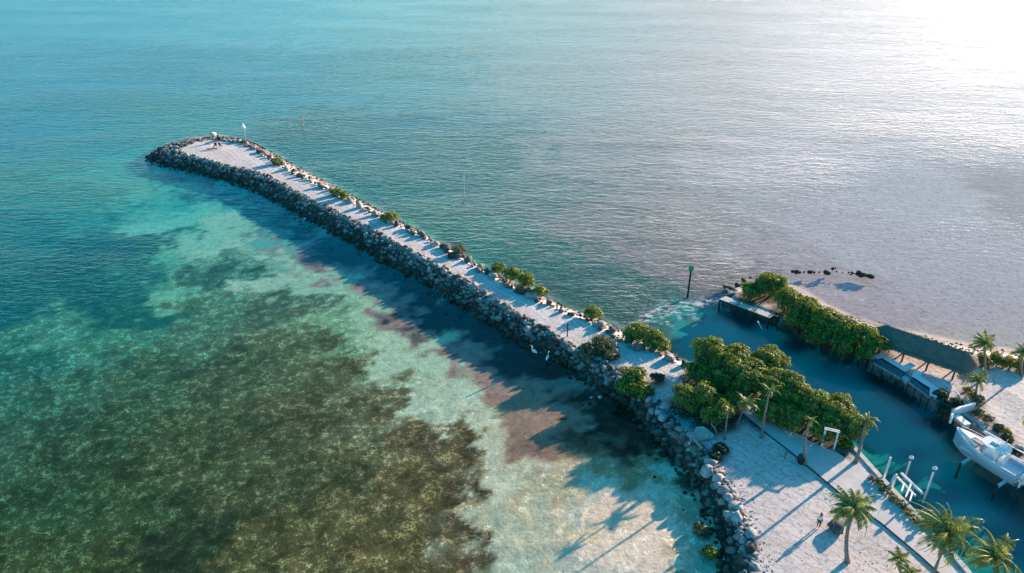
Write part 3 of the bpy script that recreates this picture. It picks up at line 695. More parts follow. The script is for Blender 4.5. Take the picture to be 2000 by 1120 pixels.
def tree(name, crown_px, zc, r, label, cat='tree', group=None, mat=None, seed=0, base_z=1.5, nl=5, dens=26, size=.25, part='crown', squash=.8, fill=.25, trunk=True):
    x, y = W(crown_px[0], crown_px[1], zc)
    root = empty(name, (x, y, base_z), 0, label, cat, group)
    rr2 = random.Random(seed * 7 + 1); zc0 = zc - base_z
    lobes = [(0, 0, zc0, r * .72, r * .72, r * squash * .75)]
    for i in range(nl):
        a = 6.28 * i / nl + rr2.uniform(-.4, .4); q = rr2.uniform(.42, .66) * r; s = rr2.uniform(.34, .52) * r
        lobes.append((math.cos(a) * q, math.sin(a) * q, zc0 + rr2.uniform(-.45, .3) * r * squash, s, s * rr2.uniform(.8, 1.1), s * .85))
    V, F, T = foliage(lobes, dens, size, seed + 50, fill)
    V[:, 2] = np.maximum(V[:, 2], .05)
    mesh_np(part, V, F, mat or MAT_LEAF, parent=root, attrs={'tint': ('F', T)})
    if trunk:
        mb = MB()
        for i in range(4):
            a = 1.57 * i + rr2.uniform(-.5, .5); e = Vector((math.cos(a) * r * .5, math.sin(a) * r * .5, zc0 + .1 * r)); b = Vector((math.cos(a) * .12, math.sin(a) * .12, -.1))
            mid = b.lerp(e, .5) + Vector((rr2.uniform(-.1, .1), rr2.uniform(-.1, .1), -.12 * r)); w = .05 + .03 * r
            mb.tube([b, mid, e], [w, w * .7, w * .3], 6)
        mb.build('trunk', MAT_BARK, root)
    return root
row = [((FPX,700),3.6,2.3),((1388,688),3.9,2.6),((1432,706),4.0,2.5),((1462,733),4.1,2.5),((1448,760),3.2,1.8),((1512,752),4.0,2.6),((1552,768),3.9,2.5),((1594,790),3.8,2.4),((1636,808),3.7,2.4),((1668,832),3.3,1.9),((1545,812),3.0,2.0),((1610,842),2.9,1.9),((1366,728),3.0,1.9),((1505,795),3.0,1.9),((1412,738),3.3,2.0)]
where = ["leftmost in the near row, next to the canal mouth", "big and round, second in the near row along the canal", "third in the near row, over the canal water", "tall and pale topped, in the middle of the near row", "low and shaded, behind the sand where the jetty meets the lot",
         "bushy, just behind the tallest bare palm trunk", "broad, right of the tallest palm trunk", "broad, behind the curved palm trunk", "between the curved palm and the white swing frame, at the canal", "rounded, at the right end of the near row beside the leaning palm",
         "shaded low crown left of the curved palm trunk", "shaded low crown right behind the white frame", "shaded low crown at the foot of the first trees", "shaded low crown left of the tallest palm trunk", "rounded, filling the gap behind the buttonwood clump"]
for i, (c, z, r) in enumerate(row):
    tree('mangrove_tree', c, z, r * 1.14, "dense green mangrove " + where[i], 'tree', 'mangroves along the near side of the canal', seed=i, dens=92, size=.12)
far = [((1503,556),3.6,2.9),((1468,568),2.8,1.9),((1540,583),3.8,2.5),((1575,603),3.8,2.5),((1612,624),3.8,2.6),((1650,640),3.8,2.5),((1690,655),3.7,2.4),((1716,672),3.2,1.8),((1560,622),2.6,2.2),((1600,650),2.6,2.2),((1650,672),2.6,2.1),((1690,690),2.3,1.5)]
where = ["largest, at the outer point of the far spit", "low, beside the wooden pier", "second along the far spit", "third along the far spit", "in the middle of the far spit", "right of the middle of the far spit", "last tall one before the thatched shelter", "small, touching the end of the thatched shelter", "hanging low over the canal behind the pier", "hanging low over the middle of the far bank", "hanging low near the first dock platform", "small, right above the first dock platform"]
for i, (c, z, r) in enumerate(far):
    tree('mangrove_tree', c, z, r, "olive green mangrove " + where[i], 'tree', 'mangroves on the far spit', seed=40 + i, dens=80, size=.13, base_z=1.2 if i < 8 else .3)
lot_t = [((1342,778),3.2,1.9),((1376,772),3.5,1.8),((1408,800),3.2,1.5),((FPX,806),2.8,1.5),((1428,786),3.1,1.3),((1388,812),2.8,1.3)]
where = ["leftmost in the clump above the rock rim", "tallest in the clump above the rock rim", "right side of the clump, over a dark palm trunk", "lowest in the clump, over the broken slab", "small, left of the little bright palm", "in the middle of the clump above the rock rim"]
for i, (c, z, r) in enumerate(lot_t):
    tree('buttonwood_tree', c, z, r * 1.18, "bushy buttonwood " + where[i], 'tree', 'buttonwoods above the rock rim', seed=70 + i, dens=85, size=.118)
bush = [((540,316),2.1,1.1,0,"small sunlit shrub nearest the jetty tip"),((655,376),2.2,1.0,0,"low left half of the second shrub from the jetty tip"),((672,382),2.2,1.0,0,"low right half of the second shrub from the jetty tip"),((762,425),2.4,1.45,0,"round green shrub, third from the jetty tip"),
 ((897,489),2.3,1.15,1,"dark scrubby shrub halfway along the jetty"),((883,499),1.9,.7,1,"tiny scrub at the left foot of the halfway shrub"),((972,524),2.1,1.15,0,"leftmost of the long row of shrubs on the jetty"),((1000,536),2.3,1.4,0,"second of the long row of shrubs on the jetty"),((1028,548),2.4,1.5,0,"third and tallest of the long row of shrubs on the jetty"),((1055,570),2.1,1.2,0,"rightmost of the long row of shrubs on the jetty"),((1020,566),1.9,1.1,1,"greyish scrub in front of the long row of shrubs on the jetty"),
 ((1157,611),2.2,1.35,0,"compact round shrub between the long row and the inner end of the jetty"),((1240,650),2.5,1.7,0,"left part of the dark shrub by the foamy canal mouth"),((1270,658),2.6,1.7,0,"middle part of the dark shrub by the foamy canal mouth"),((1293,674),2.2,1.3,0,"right part of the dark shrub by the foamy canal mouth"),
 ((1178,672),2.5,1.6,1,"grey green scrub on the seaward crest below the thin post"),((1150,685),2.1,1.4,1,"sparse grey scrub growing among the seaward rocks"),((1190,692),2.0,1.3,1,"grey scrub right of the sparse scrub on the seaward rocks"),((1238,735),2.5,1.6,0,"yellow green shrub spilling over the seaward rocks"),((1285,738),2.2,.85,3,"small dark round shrub on the sandy neck of the jetty"),((1222,756),1.9,1.4,0,"shrub hanging down the seaward rocks under the yellow green one"),((1255,762),2.1,1.4,0,"shrub between the small dark round one and the seaward rocks"),
 ((1408,876),2.0,1.0,3,"dark leaved sprawling shrub right of the driftwood"),((1398,892),1.9,.8,3,"dark leaved small shrub below the driftwood"),
 ((1372,1038),.35,1.1,1,"low weedy bush in the shallows at the foot of the rock rim"),((1388,1080),.4,1.0,0,"green bush in the shallows near the lower edge"),
 ((1893,764),2.0,.75,2,"small yellow bush by the white seawall corner"),((1908,782),2.0,1.15,1,"brown green round bush under the drooping palm"),((1966,842),2.0,.6,2,"bright yellow bush on the sand behind the boat"),
 ((1925,706),2.1,1.2,2,"leftmost yellow green bush of the beach hedge"),((1948,702),2.1,1.2,2,"second yellow green bush of the beach hedge"),((1972,708),2.1,1.2,2,"third yellow green bush of the beach hedge"),((1996,715),2.1,1.2,2,"rightmost yellow green bush of the beach hedge"),
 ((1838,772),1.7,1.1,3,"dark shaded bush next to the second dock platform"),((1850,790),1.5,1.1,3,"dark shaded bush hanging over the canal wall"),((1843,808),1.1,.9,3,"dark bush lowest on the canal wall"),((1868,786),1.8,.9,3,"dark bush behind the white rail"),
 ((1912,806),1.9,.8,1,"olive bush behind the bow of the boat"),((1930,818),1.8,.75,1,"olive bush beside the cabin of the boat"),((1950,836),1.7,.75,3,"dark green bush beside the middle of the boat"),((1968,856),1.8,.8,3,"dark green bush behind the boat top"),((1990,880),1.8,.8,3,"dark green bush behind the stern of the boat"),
 ((1655,868),1.9,.9,0,"small shrub at the end of the mangroves by the leaning palm"),((1648,884),1.8,.5,1,"tiny scrub left of the leaning palm's foot")]
LM = [MAT_LEAF, MAT_LEAF_GREY, MAT_LEAF_YEL, MAT_LEAF_DARK]
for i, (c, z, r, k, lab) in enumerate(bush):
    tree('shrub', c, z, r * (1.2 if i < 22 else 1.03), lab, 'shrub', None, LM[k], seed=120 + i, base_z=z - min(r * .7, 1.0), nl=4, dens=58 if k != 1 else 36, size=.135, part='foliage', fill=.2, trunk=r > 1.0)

def band(pts, z, width, h, seed, dens, size):
    """leaf clumps along a strip"""
    lob = []; g = random.Random(seed)
    for i in range(len(pts) - 1):
        a = Vector(W(*pts[i], z)); b = Vector(W(*pts[i + 1], z)); L = (b - a).length; n = max(1, int(L / .7))
        for k in range(n):
            p = a.lerp(b, (k + .5) / n) + Vector((g.uniform(-.2, .2), g.uniform(-.2, .2)))
            lob.append((p.x, p.y, z + h * .4, width * g.uniform(.4, .6), width * g.uniform(.4, .6), h * g.uniform(.5, .8)))
    return foliage(lob, dens, size, seed)
V, F, T = band([(1697,934),(1725,955),(1752,982),(1780,1010),(1806,1034)], 1.6, 1.1, .55, 9, 22, .2)
tag(mesh_np('hedge', V, F, MAT_LEAF_GREY, attrs={'tint': ('F', T)}), "long low olive hedge in a bed beside the canal walkway", "hedge")

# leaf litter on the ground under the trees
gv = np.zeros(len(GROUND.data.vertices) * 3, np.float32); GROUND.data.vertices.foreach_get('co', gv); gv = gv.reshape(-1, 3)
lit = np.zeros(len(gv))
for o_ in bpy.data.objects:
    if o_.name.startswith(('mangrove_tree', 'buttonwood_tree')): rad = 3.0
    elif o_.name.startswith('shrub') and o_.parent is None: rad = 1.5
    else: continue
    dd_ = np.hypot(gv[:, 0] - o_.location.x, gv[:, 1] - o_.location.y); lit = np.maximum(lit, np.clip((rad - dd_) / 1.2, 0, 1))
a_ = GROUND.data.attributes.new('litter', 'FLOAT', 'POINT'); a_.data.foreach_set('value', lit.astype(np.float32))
# ---- palms
MAT_FROND = leaf_material("palm_frond", (.06, .09, .02), (.34, .39, .10), .35)
MAT_FROND_DRY = leaf_material("dry_frond", (.10, .07, .04), (.30, .22, .12), .2)
def frond_geo(az, el, L, droop, wind, g, width=.5, dead=False):
    P = []; p = np.zeros(3); e = el; n = 15; a = az
    for i in range(n + 1):
        P.append(p.copy()); d = np.array([math.cos(e) * math.cos(a), math.cos(e) * math.sin(a), math.sin(e)])
        d = d + wind * (i / n) * .9; d /= np.linalg.norm(d)
        p = p + d * L / n; e -= droop / n * (1 + i / n)
    P = np.array(P); VV = []; TT = []
    for i in range(1, n + 1):
        for sub in (0, .33, .67):
            q = P[i - 1] * (1 - sub) + P[i] * sub if sub else P[i]
            if g.random() < .1: continue
            t = P[i] - P[i - 1]; t /= np.linalg.norm(t); side = np.cross(t, [0, 0, 1.0]); side /= (np.linalg.norm(side) + 1e-6)
            s = (i - (1 - sub if sub else 0)) / n; wl_ = width * L * .42 * math.sin(min(1, s * 1.1 + .16) * math.pi) ** .6 * (1.05 - .3 * s) + .05
            for sg in (-1, 1):
                dirv = side * sg * .86 + t * .55 + np.array([0, 0, -.45 - g.uniform(0, .35)]) + wind * .5; dirv /= np.linalg.norm(dirv)
                tip = q + dirv * wl_ * g.uniform(.7, 1.2); w = t * .028 * (L / 2.5 + .5)
                VV += [q - w, q + w, tip + w * .3, tip - w * .3]; TT += [np.clip(g.gauss(.5, .3), 0, 1)] * 4
        w = np.cross(P[i] - P[i - 1], [0, 0, 1.0]); w = w / (np.linalg.norm(w) + 1e-6) * .035
        VV += [P[i - 1] - w, P[i - 1] + w, P[i] + w, P[i] - w]; TT += [.85] * 4
    return VV, TT
def palm(base, top, L, nf, label, seed, wind=(-.35, .1, .0), bz=1.6, dry=3, group='coconut palms', trunk_r=.15, name='palm_tree'):
    g = random.Random(seed); bx, by = W(*base, bz)
    # crown point in the vertical plane through the foot
    x = (top[0] - 1000) / FPX; yy = (560 - top[1]) / FPX; fwd = C32 + yy * S32; down = S32 - yy * C32; k = by / fwd
    T = Vector((k * x, by, CAM_H - k * down)); B = Vector((bx, by, bz))
    root = empty(name, B, 0, label, 'palm', group)
    rel = T - B; mb = MB(); pts = []; rads = []
    cv = Vector((g.uniform(-.35, .35), g.uniform(-.3, .3), 0))
    for i in range(9):
        s = i / 8; pts.append(rel * s + cv * math.sin(s * math.pi) + Vector((0, 0, 0))); rads.append(trunk_r * (1.5 if i == 0 else 1.05 - .35 * s))
    mb.tube(pts, rads, 9); mb.build('trunk', MAT_PALM_BARK, root, True)
    VV = []; TT = []; w = np.array(wind)
    for i in range(nf):
        az = 6.283 * i / nf * 2.618 + g.uniform(-.25, .25); lev = i / nf
        a, b = frond_geo(az, 1.15 - 1.25 * lev + g.uniform(-.15, .15), L * g.uniform(.65, 1.12), 1.0 + .7 * lev + g.uniform(-.25, .5), w, g)
        VV += a; TT += b
    V = np.array(VV) + np.array(rel); mesh_np('crown', V, np.arange(len(V)).reshape(-1, 4), MAT_FROND, parent=root, attrs={'tint': ('F', TT)})
    if dry:
        VV = []; TT = []
        for i in range(dry):
            a, b = frond_geo(g.uniform(0, 6.28), -.75, L * .7, .7, w * .3, g, .35); VV += a; TT += b
        V = np.array(VV) + np.array(rel) - np.array([0, 0, .15]); mesh_np('dry_fronds', V, np.arange(len(V)).reshape(-1, 4), MAT_FROND_DRY, parent=root, attrs={'tint': ('F', TT)})
    return root
palm((1655,1098), (1668,995), 3.5, 28, "full crowned palm standing alone on the open sand", 1, dry=6, trunk_r=.2)
palm((1815,1140), (1850,1040), 4.0, 28, "windswept palm leaning over the canal at the bottom of the view", 2, (-.75, .45, .15), dry=4)
palm((1762,1122), (1757,1092), 1.7, 12, "short stubby palm with narrow fronds near the lower edge", 3, (-.1, 0, 0), dry=1)
palm((1775,1150), (1778,1122), 2.0, 12, "bright green low palm cut by the lower edge", 4, (-.1, .1, 0), dry=1)
palm((1945,1165), (1942,1090), 3.4, 24, "yellow green palm over the water in the lower right corner", 5, (-.45, .2, .1), dry=2)
palm((1671,903), (1692,822), 2.0, 11, "leaning palm at the seawall, its ragged yellow fronds blown to the right", 6, (.55, -.1, 0), dry=2, trunk_r=.19)
palm((1487,855), (1503,762), 1.5, 6, "tallest bare palm trunk with hardly any fronds left", 7, (-.1, .1, 0), dry=2, trunk_r=.13)
palm((1572,908), (1583,820), 1.3, 6, "palm with a curved pale trunk and a tiny ragged top", 8, (.1, .1, 0), dry=2, trunk_r=.17)
palm((1415,858), (1422,800), 1.3, 8, "palm whose thin dark trunk stands right of the driftwood", 9, (.2, 0, 0), dry=0, trunk_r=.1)
palm((1437,835), (1455,788), 2.0, 15, "small bright palm with fronds blown to the right beside the buttonwoods", 10, (.5, 0, 0), dry=1, trunk_r=.1)
palm((1925,738), (1924,672), 2.5, 20, "windblown palm behind the thatched shelter", 11, (-.8, 0, .1), bz=1.4, dry=2)
palm((1905,782), (1911,742), 2.3, 15, "drooping palm between the thatched shelter and the sand", 12, (-.1, 0, 0), bz=1.4, dry=1)
palm((1996,735), (2001,688), 2.3, 16, "palm cut by the right edge above the beach hedge", 13, (-.5, 0, .1), bz=1.4, dry=1)
palm((2016,870), (2030,815), 2.6, 14, "palm just out of view at the right, one frond reaching over the sand", 14, (-.5, 0, 0), bz=1.4, dry=1)

# ================================================================ built things
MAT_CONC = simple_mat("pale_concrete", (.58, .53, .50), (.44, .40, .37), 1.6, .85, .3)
MAT_WALK = simple_mat("grey_walkway", (.52, .47, .44), (.64, .575, .53), .8, .9, .3)
MAT_WHITE = simple_mat("white_paint", (.80, .80, .79), (.68, .68, .67), 2.5, .5)
MAT_GEL = simple_mat("white_gelcoat", (.82, .82, .82), (.78, .78, .78), .5, .18, spec=.6)
MAT_HULL = simple_mat("pale_blue_hull", (.38, .47, .55), (.34, .43, .51), .5, .2, spec=.6)
MAT_WOOD = simple_mat("weathered_plank", (.46, .41, .37), (.26, .23, .21), 3, .85, .4)
MAT_DARKWOOD = simple_mat("dark_timber", (.07, .055, .045), (.035, .03, .028), 4, .85, .4)
MAT_DECK = simple_mat("slate_deck", (.16, .20, .22), (.10, .13, .15), 3, .7, .3)
MAT_METAL = simple_mat("white_metal", (.72, .73, .74), (.60, .61, .62), 4, .35, spec=.6)
MAT_BLACK = simple_mat("black_plastic", (.02, .02, .022), (.03, .03, .03), 4, .4)
MAT_GLASS = simple_mat("teal_glass", (.06, .30, .30), (.05, .22, .24), 1, .08, spec=.8)
MAT_THATCH = None
def thatch():
    m, nt = newmat("palm_thatch")
    t = N(nt, 'ShaderNodeTexCoord'); mp = N(nt, 'ShaderNodeMapping'); mp.inputs['Scale'].default_value = (1, .25, .25); nt.links.new(t.outputs['Object'], mp.inputs[0])
    n = noise(nt, 9, 5, .7, mp.outputs[0]); n2 = noise(nt, 1.2, 3, .6, t.outputs['Object'])
    c = mixc(nt, mrange(nt, n.outputs['Fac'], .35, .65, 0, 1), (.17, .13, .10), (.24, .19, .15)); c = mixc(nt, mrange(nt, n2.outputs['Fac'], .4, .65, 0, .6), c, (.10, .10, .10))
    p = N(nt, 'ShaderNodeBsdfPrincipled'); p.inputs['Roughness'].default_value = 1; p.inputs['Specular IOR Level'].default_value = .05
    nt.links.new(c, p.inputs['Base Color']); nt.links.new(bump(nt, n.outputs['Fac'], .5, .04), p.inputs['Normal']); out(nt, p.outputs[0]); return m
MAT_THATCH = thatch()

# ---- seawalls
def wall_strip(name, pts, z0, z1, w, side, label, cat='seawall', mat=None):
    P = [Vector((p[0], p[1])) for p in pts]; mb = MB(); inn = []; outr = []
    for i, p in enumerate(P):
        d = (P[min(i + 1, len(P) - 1)] - P[max(i - 1, 0)]).normalized(); nn = Vector((-d.y, d.x)) * side
        outr.append(p); inn.append(p + nn * w)
    n = len(P); b = 0
    for i in range(n):
        for q in (outr[i], inn[i]):
            for z in (z0, z1): mb.V.append(Vector((q.x, q.y, z)))
    for i in range(n - 1):
        a = i * 4; c = a + 4
        mb.F += [(a, c, c + 1, a + 1), (a + 2, a + 3, c + 3, c + 2), (a + 1, c + 1, c + 3, a + 3), (a, a + 2, c + 2, c)]
    mb.F += [(0, 1, 3, 2), ((n - 1) * 4, (n - 1) * 4 + 2, (n - 1) * 4 + 3, (n - 1) * 4 + 1)]
    root = mb.build(name, mat or MAT_CONC); tag(root, label, cat); return root
near_edge = [W(px, py, 1.7) for px, py in [(1640,846),(1652,853),(1676,878),(1722,929),(1812,1023),(1890,1109),(1990,1240)]]
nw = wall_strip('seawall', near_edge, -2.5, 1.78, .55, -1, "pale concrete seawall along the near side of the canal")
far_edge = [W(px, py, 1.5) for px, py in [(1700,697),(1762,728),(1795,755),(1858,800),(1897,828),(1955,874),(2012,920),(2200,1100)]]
fw = wall_strip('seawall', far_edge, -2.5, 1.56, .4, 1, "dark concrete seawall along the far side of the canal behind the boat", mat=simple_mat("dark_concrete", (.26, .25, .24), (.14, .135, .13), 1.4, .9, .4))  # darker concrete than the near wall

# ---- walkway on the lot with its dark timber kerb
kerb = [(1446,806),(1490,843),(1538,880),(1590,923),(1650,973),(1720,1023),(1795,1086),(1850,1136)]
up = [(1472,790),(1520,828),(1580,862),(1640,888),(1700,936),(1760,990),(1812,1050),(1880,1134)]
V = []; F = []
K = [W(*p, 1.6) for p in kerb]; U = [W(*p, 1.6) for p in up]
for i in range(len(K)):
    for s in range(5): V.append((K[i][0] * (1 - s / 4) + U[i][0] * s / 4, K[i][1] * (1 - s / 4) + U[i][1] * s / 4, 1.69))
for i in range(len(K) - 1):
    for s in range(4): a = i * 5 + s; F.append((a, a + 5, a + 6, a + 1))
tag(mesh_np('path', V, F, MAT_WALK), kind='structure')
mb = MB()
for i in range(len(K) - 1): mb.bar((K[i][0], K[i][1], 1.70), (K[i + 1][0], K[i + 1][1], 1.70), .08, .12)
tag(mb.build('timber_kerb', MAT_DARKWOOD), "thin dark timber kerb along the walkway edge on the sandy lot", "kerb")

# ---- wooden pier on the far spit
def deck_run(mb, a, b, w, z, gap=.03, plank=.26):
    a = Vector(a); b = Vector(b); d = (b - a); L = d.length; d.normalize(); rz = math.atan2(d.y, d.x); n = int(L / plank)
    for i in range(n):
        p = a + d * (i + .5) * L / n; mb.box((p.x, p.y, z + random.uniform(-.006, .006)), (L / n - gap, w, .06), rz)
root_p = W(1455, 600, 1.3)
pier = empty('wooden_pier', (root_p[0], root_p[1], 0), 0, "pale L-shaped wooden pier at the point of the far spit", "pier")
O = Vector((root_p[0], root_p[1], 0))
A = Vector((*W(1409, 581, 1.3), 0)) - O; B = Vector((*W(1508, 618, 1.3), 0)) - O; Cc = Vector((*W(1532, 600, 1.3), 0)) - O
mb = MB(); deck_run(mb, A.xy, B.xy, 1.45, 1.3); mb.build('deck', simple_mat("bleached_planks", (.66, .62, .56), (.48, .45, .42), 5, .85, .3), pier)
mb = MB(); deck_run(mb, B.xy + (Cc.xy - B.xy) * .1, Cc.xy, 1.3, 1.305); mb.build('landing', MAT_WOOD, pier)
dd = (B - A).normalized(); nn = Vector((-dd.y, dd.x, 0))
mb = MB()
for s in (-.6, .6): mb.bar(A + nn * s + Vector((0, 0, 1.17)), B + nn * s + Vector((0, 0, 1.17)), .1, .18)
mb.build('stringer', MAT_DARKWOOD, pier)
for t in (.02, .34, .66, .98):
    for s in (-.62, .62):
        p = A.lerp(B, t) + nn * s; top = 1.15 if 0.1 < t < .9 or s < 0 else 1.6
        MB().tube([p + Vector((0, 0, -1.8)), p + Vector((0, 0, top))], .15, 8).build('pile', MAT_DARKWOOD, pier)
for t in (.36, .68):
    p = A.lerp(B, t) + Vector((0, 0, 1.35)); MB().bar(p - nn * .72, p + nn * .72, .14, .05).build('cross_strap', MAT_DARKWOOD, pier)
lad = empty('boarding_ladder', (*W(1486, 634, .6), .0), 0, "small white boarding steps hanging in the water below the pier", "ladder")
mb = MB()
for s in (-.22, .22): mb.bar((-.5, s, 1.1), (.35, s, -.2), .07, .07)
mb.build('rail', MAT_WHITE, lad)
for i in range(4): MB().box((-.42 + i * .2, 0, .95 - i * .3), (.18, .5, .04)).build('step', MAT_WHITE, lad)

# ---- two dock seats on the far bank
def dock_seat(seat_px, deck_px, zdeck, label, deckmat, seatw=.85, seath=.5):
    P = [Vector(W(*p, zdeck + seath)) for p in seat_px]; o = P[1]
    root = empty('dock_platform', (o.x, o.y, zdeck), 0, label, 'dock')
    mb = MB(); mb.prism([(W(*p, zdeck)[0] - o.x, W(*p, zdeck)[1] - o.y) for p in deck_px], -.16, 0.0); mb.build('deck', deckmat, root)
    mb = MB()
    for i in range(len(P) - 1):
        a = P[i] - o; b = P[i + 1] - o; d = (b - a).normalized()
        e = (d * seatw * .5) if i < len(P) - 2 else Vector((0, 0))
        mb.bar((a.x, a.y, seath - .06 + i * .004), (b.x + e.x, b.y + e.y, seath - .06 + i * .004), seatw, .12)
    mb.build('bench_top', MAT_WHITE, root, bevel=.02)
    mb = MB()
    for i in range(len(P) - 1):
        a = P[i] - o; b = P[i + 1] - o; d = (b - a).normalized(); n2 = Vector((-d.y, d.x))
        mb.bar((a.x + n2.x * seatw * .3, a.y + n2.y * seatw * .3, seath * .42), (b.x + n2.x * seatw * .3, b.y + n2.y * seatw * .3, seath * .42), .08, seath * .8)
    mb.build('bench_base', MAT_WHITE, root)
    q0 = Vector(W(*deck_px[0], zdeck)) - o; q1 = Vector(W(*deck_px[1], zdeck)) - o
    MB().bar((q0.x, q0.y, .03), (q1.x, q1.y, .03), .14, .2).build('edge_beam', MAT_WOOD, root)
    for t in (0.02, .35, .68, .98):
        q = q0.lerp(q1, t); MB().tube([(q.x, q.y, -3), (q.x, q.y, -.14)], .08, 8).build('pile', MAT_DARKWOOD, root)
    return root
dock_seat([(1709,697),(1722,693.5),(1766,720),(1783,711)], [(1706,710),(1759,741),(1768,724),(1724,698),(1708,702)], 1.45, "left dock platform, pale bench bent round its dark deck, on the far bank", MAT_DECK)
dock_seat([(1795,725),(1789,734),(1824,757),(1823,774)], [(1774,747),(1816,778),(1828,760),(1792,735)], 1.45, "right dock platform, white bench round its blue deck, nearest the boat", simple_mat("blue_deck", (.10, .18, .26), (.07, .13, .2), 3, .6))
mb = MB(); mb.prism([W(1761, 737, 1.5), W(1770, 748, 1.5), W(1788, 734, 1.5), W(1779, 727, 1.5)], 1.2, 1.52)
tag(mb.build('concrete_pad', MAT_CONC), "small pale concrete pad between the two dock platforms", "pad")
# white stepped block beside the bow of the boat
o = Vector((*W(1880, 805, 1.6), 0)); blk = empty('seawall_steps', o, 0, "white painted wall and steps at the seawall corner by the bow of the boat", "steps")
def rel(px, py, z): a = W(px, py, z); return (a[0] - o.x, a[1] - o.y, z)
MB().bar(rel(1861, 806, 2.1), rel(1902, 793, 2.1), .3, 1.0).build('wall', MAT_WHITE, blk)
MB().bar(rel(1860, 806, 2.0), rel(1857, 822, 2.0), .25, .8).build('side_wall', MAT_WHITE, blk)
MB().bar(rel(1868, 812, 1.95), rel(1890, 830, 1.95), .85, .16).build('bench_top', MAT_WHITE, blk)
MB().bar(rel(1868, 815, 1.6), rel(1890, 833, 1.6), .6, .6).build('bench_base', MAT_CONC, blk)
# thin white rail along the top of the wall
rl = empty('pipe_rail', (*W(1850, 758, 2.0), 1.5), 0, "thin pale pipe rail along the bushes on the far bank", "rail")
o = Vector((*W(1850, 758, 2.0), 1.5))
a = Vector((*W(1842, 748, 2.2), 2.2)) - o; b = Vector((*W(1901, 792, 2.2), 2.2)) - o
MB().bar(a, b, .09, .09).build('top_rail', MAT_WHITE, rl)
for t in (0, .25, .5, .75, 1):
    p = a.lerp(b, t); MB().bar(p, p + Vector((0, 0, -.68)), .07, .07).build('post', MAT_WHITE, rl)

# ---- thatched shelter
zr, ze = 4.7, 3.0
Ra = Vector((*W(1727, 634, zr), zr)); Rb = Vector((*W(1893, 689, zr), zr)); d = (Rb - Ra).normalized(); n_ = Vector((d.y, -d.x, 0))       # n_ points to the canal
if n_.y > 0: n_ = -n_
o = Vector((Ra.x, Ra.y, 1.4)); hut = empty('thatched_shelter', o, 0, "long open shelter with a dark rounded palm-thatch roof on thin posts", "shelter")
mb = MB(); half = 2.7; L = (Rb - Ra).length
V = []; F = []; nu, nv = 60, 16; g = random.Random(3)
for i in range(nu + 1):
    for j in range(-nv, nv + 1):
        s = i / nu; v = j / nv
        hip = .5
        e0 = math.sqrt(max(0, 1 - min(1, abs(v)) ** 2)) * 1.3      # rounded hip ends
        u = -(1.3 * .0) + s * L
        if i == 0: u = -e0 * 1.1
        if i == nu: u = L + e0 * 1.1
        z = zr - (zr - ze) * abs(v) ** .92 + .012 * math.sin(u * 3.1 + v * 4) + g.uniform(-.012, .012)
        if i in (0, nu): z = zr - (zr - ze) * (.8 + .2 * abs(v)) + g.uniform(-.05, .05)
        p = Ra + d * u + n_ * (v * half + (g.uniform(-.05, .05) if abs(v) == 1 else 0)); V.append(Vector((p.x, p.y, z)) - o)
w_ = 2 * nv + 1
for i in range(nu):
    for j in range(w_ - 1): a = i * w_ + j; F.append((a, a + 1, a + 1 + w_, a + w_))
ro = mesh_np('roof', V, F, MAT_THATCH, False, hut); md = ro.modifiers.new('thick', 'SOLIDIFY'); md.thickness = .22; md.offset = -1
V = []; F = []
for k in range(420):                         # loose tufts along the eaves and the ridge
    u = g.uniform(-.9, L + .9); e = g.choice([-1, 1, 0]); p = Ra + d * u + n_ * half * .98 * e; z = (ze if e else zr) + .02
    tip = p + n_ * (.3 * (e or g.choice([-.5, .5]))) + d * g.uniform(-.15, .15); b0 = len(V)
    V += [Vector((*(p + d * .05).xy, z)) - o, Vector((*(p - d * .05).xy, z)) - o, Vector((*tip.xy, z - (.22 if e else -.12))) - o]; F.append((b0, b0 + 1, b0 + 2))
mesh_np('loose_thatch', V, F, MAT_THATCH, False, ro)
for t in (.06, .35, .64, .94):
    for sgn in (-1, 1):
        p = Ra + d * (L * t) + n_ * (half * .86 * sgn) - o
        MB().tube([(p.x, p.y, -.1), (p.x + .04, p.y, (ze + .22) - 1.4)], .12, 8).build('post', MAT_BARK, hut)
for sgn in (-1, 1):
    p = Ra + n_ * (half * .86 * sgn) - o; q = Rb + n_ * (half * .86 * sgn) - o; z = ze + .2 - 1.4
    MB().bar((p.x, p.y, z), (q.x, q.y, z), .14, .14).build('eave_beam', MAT_BARK, hut)

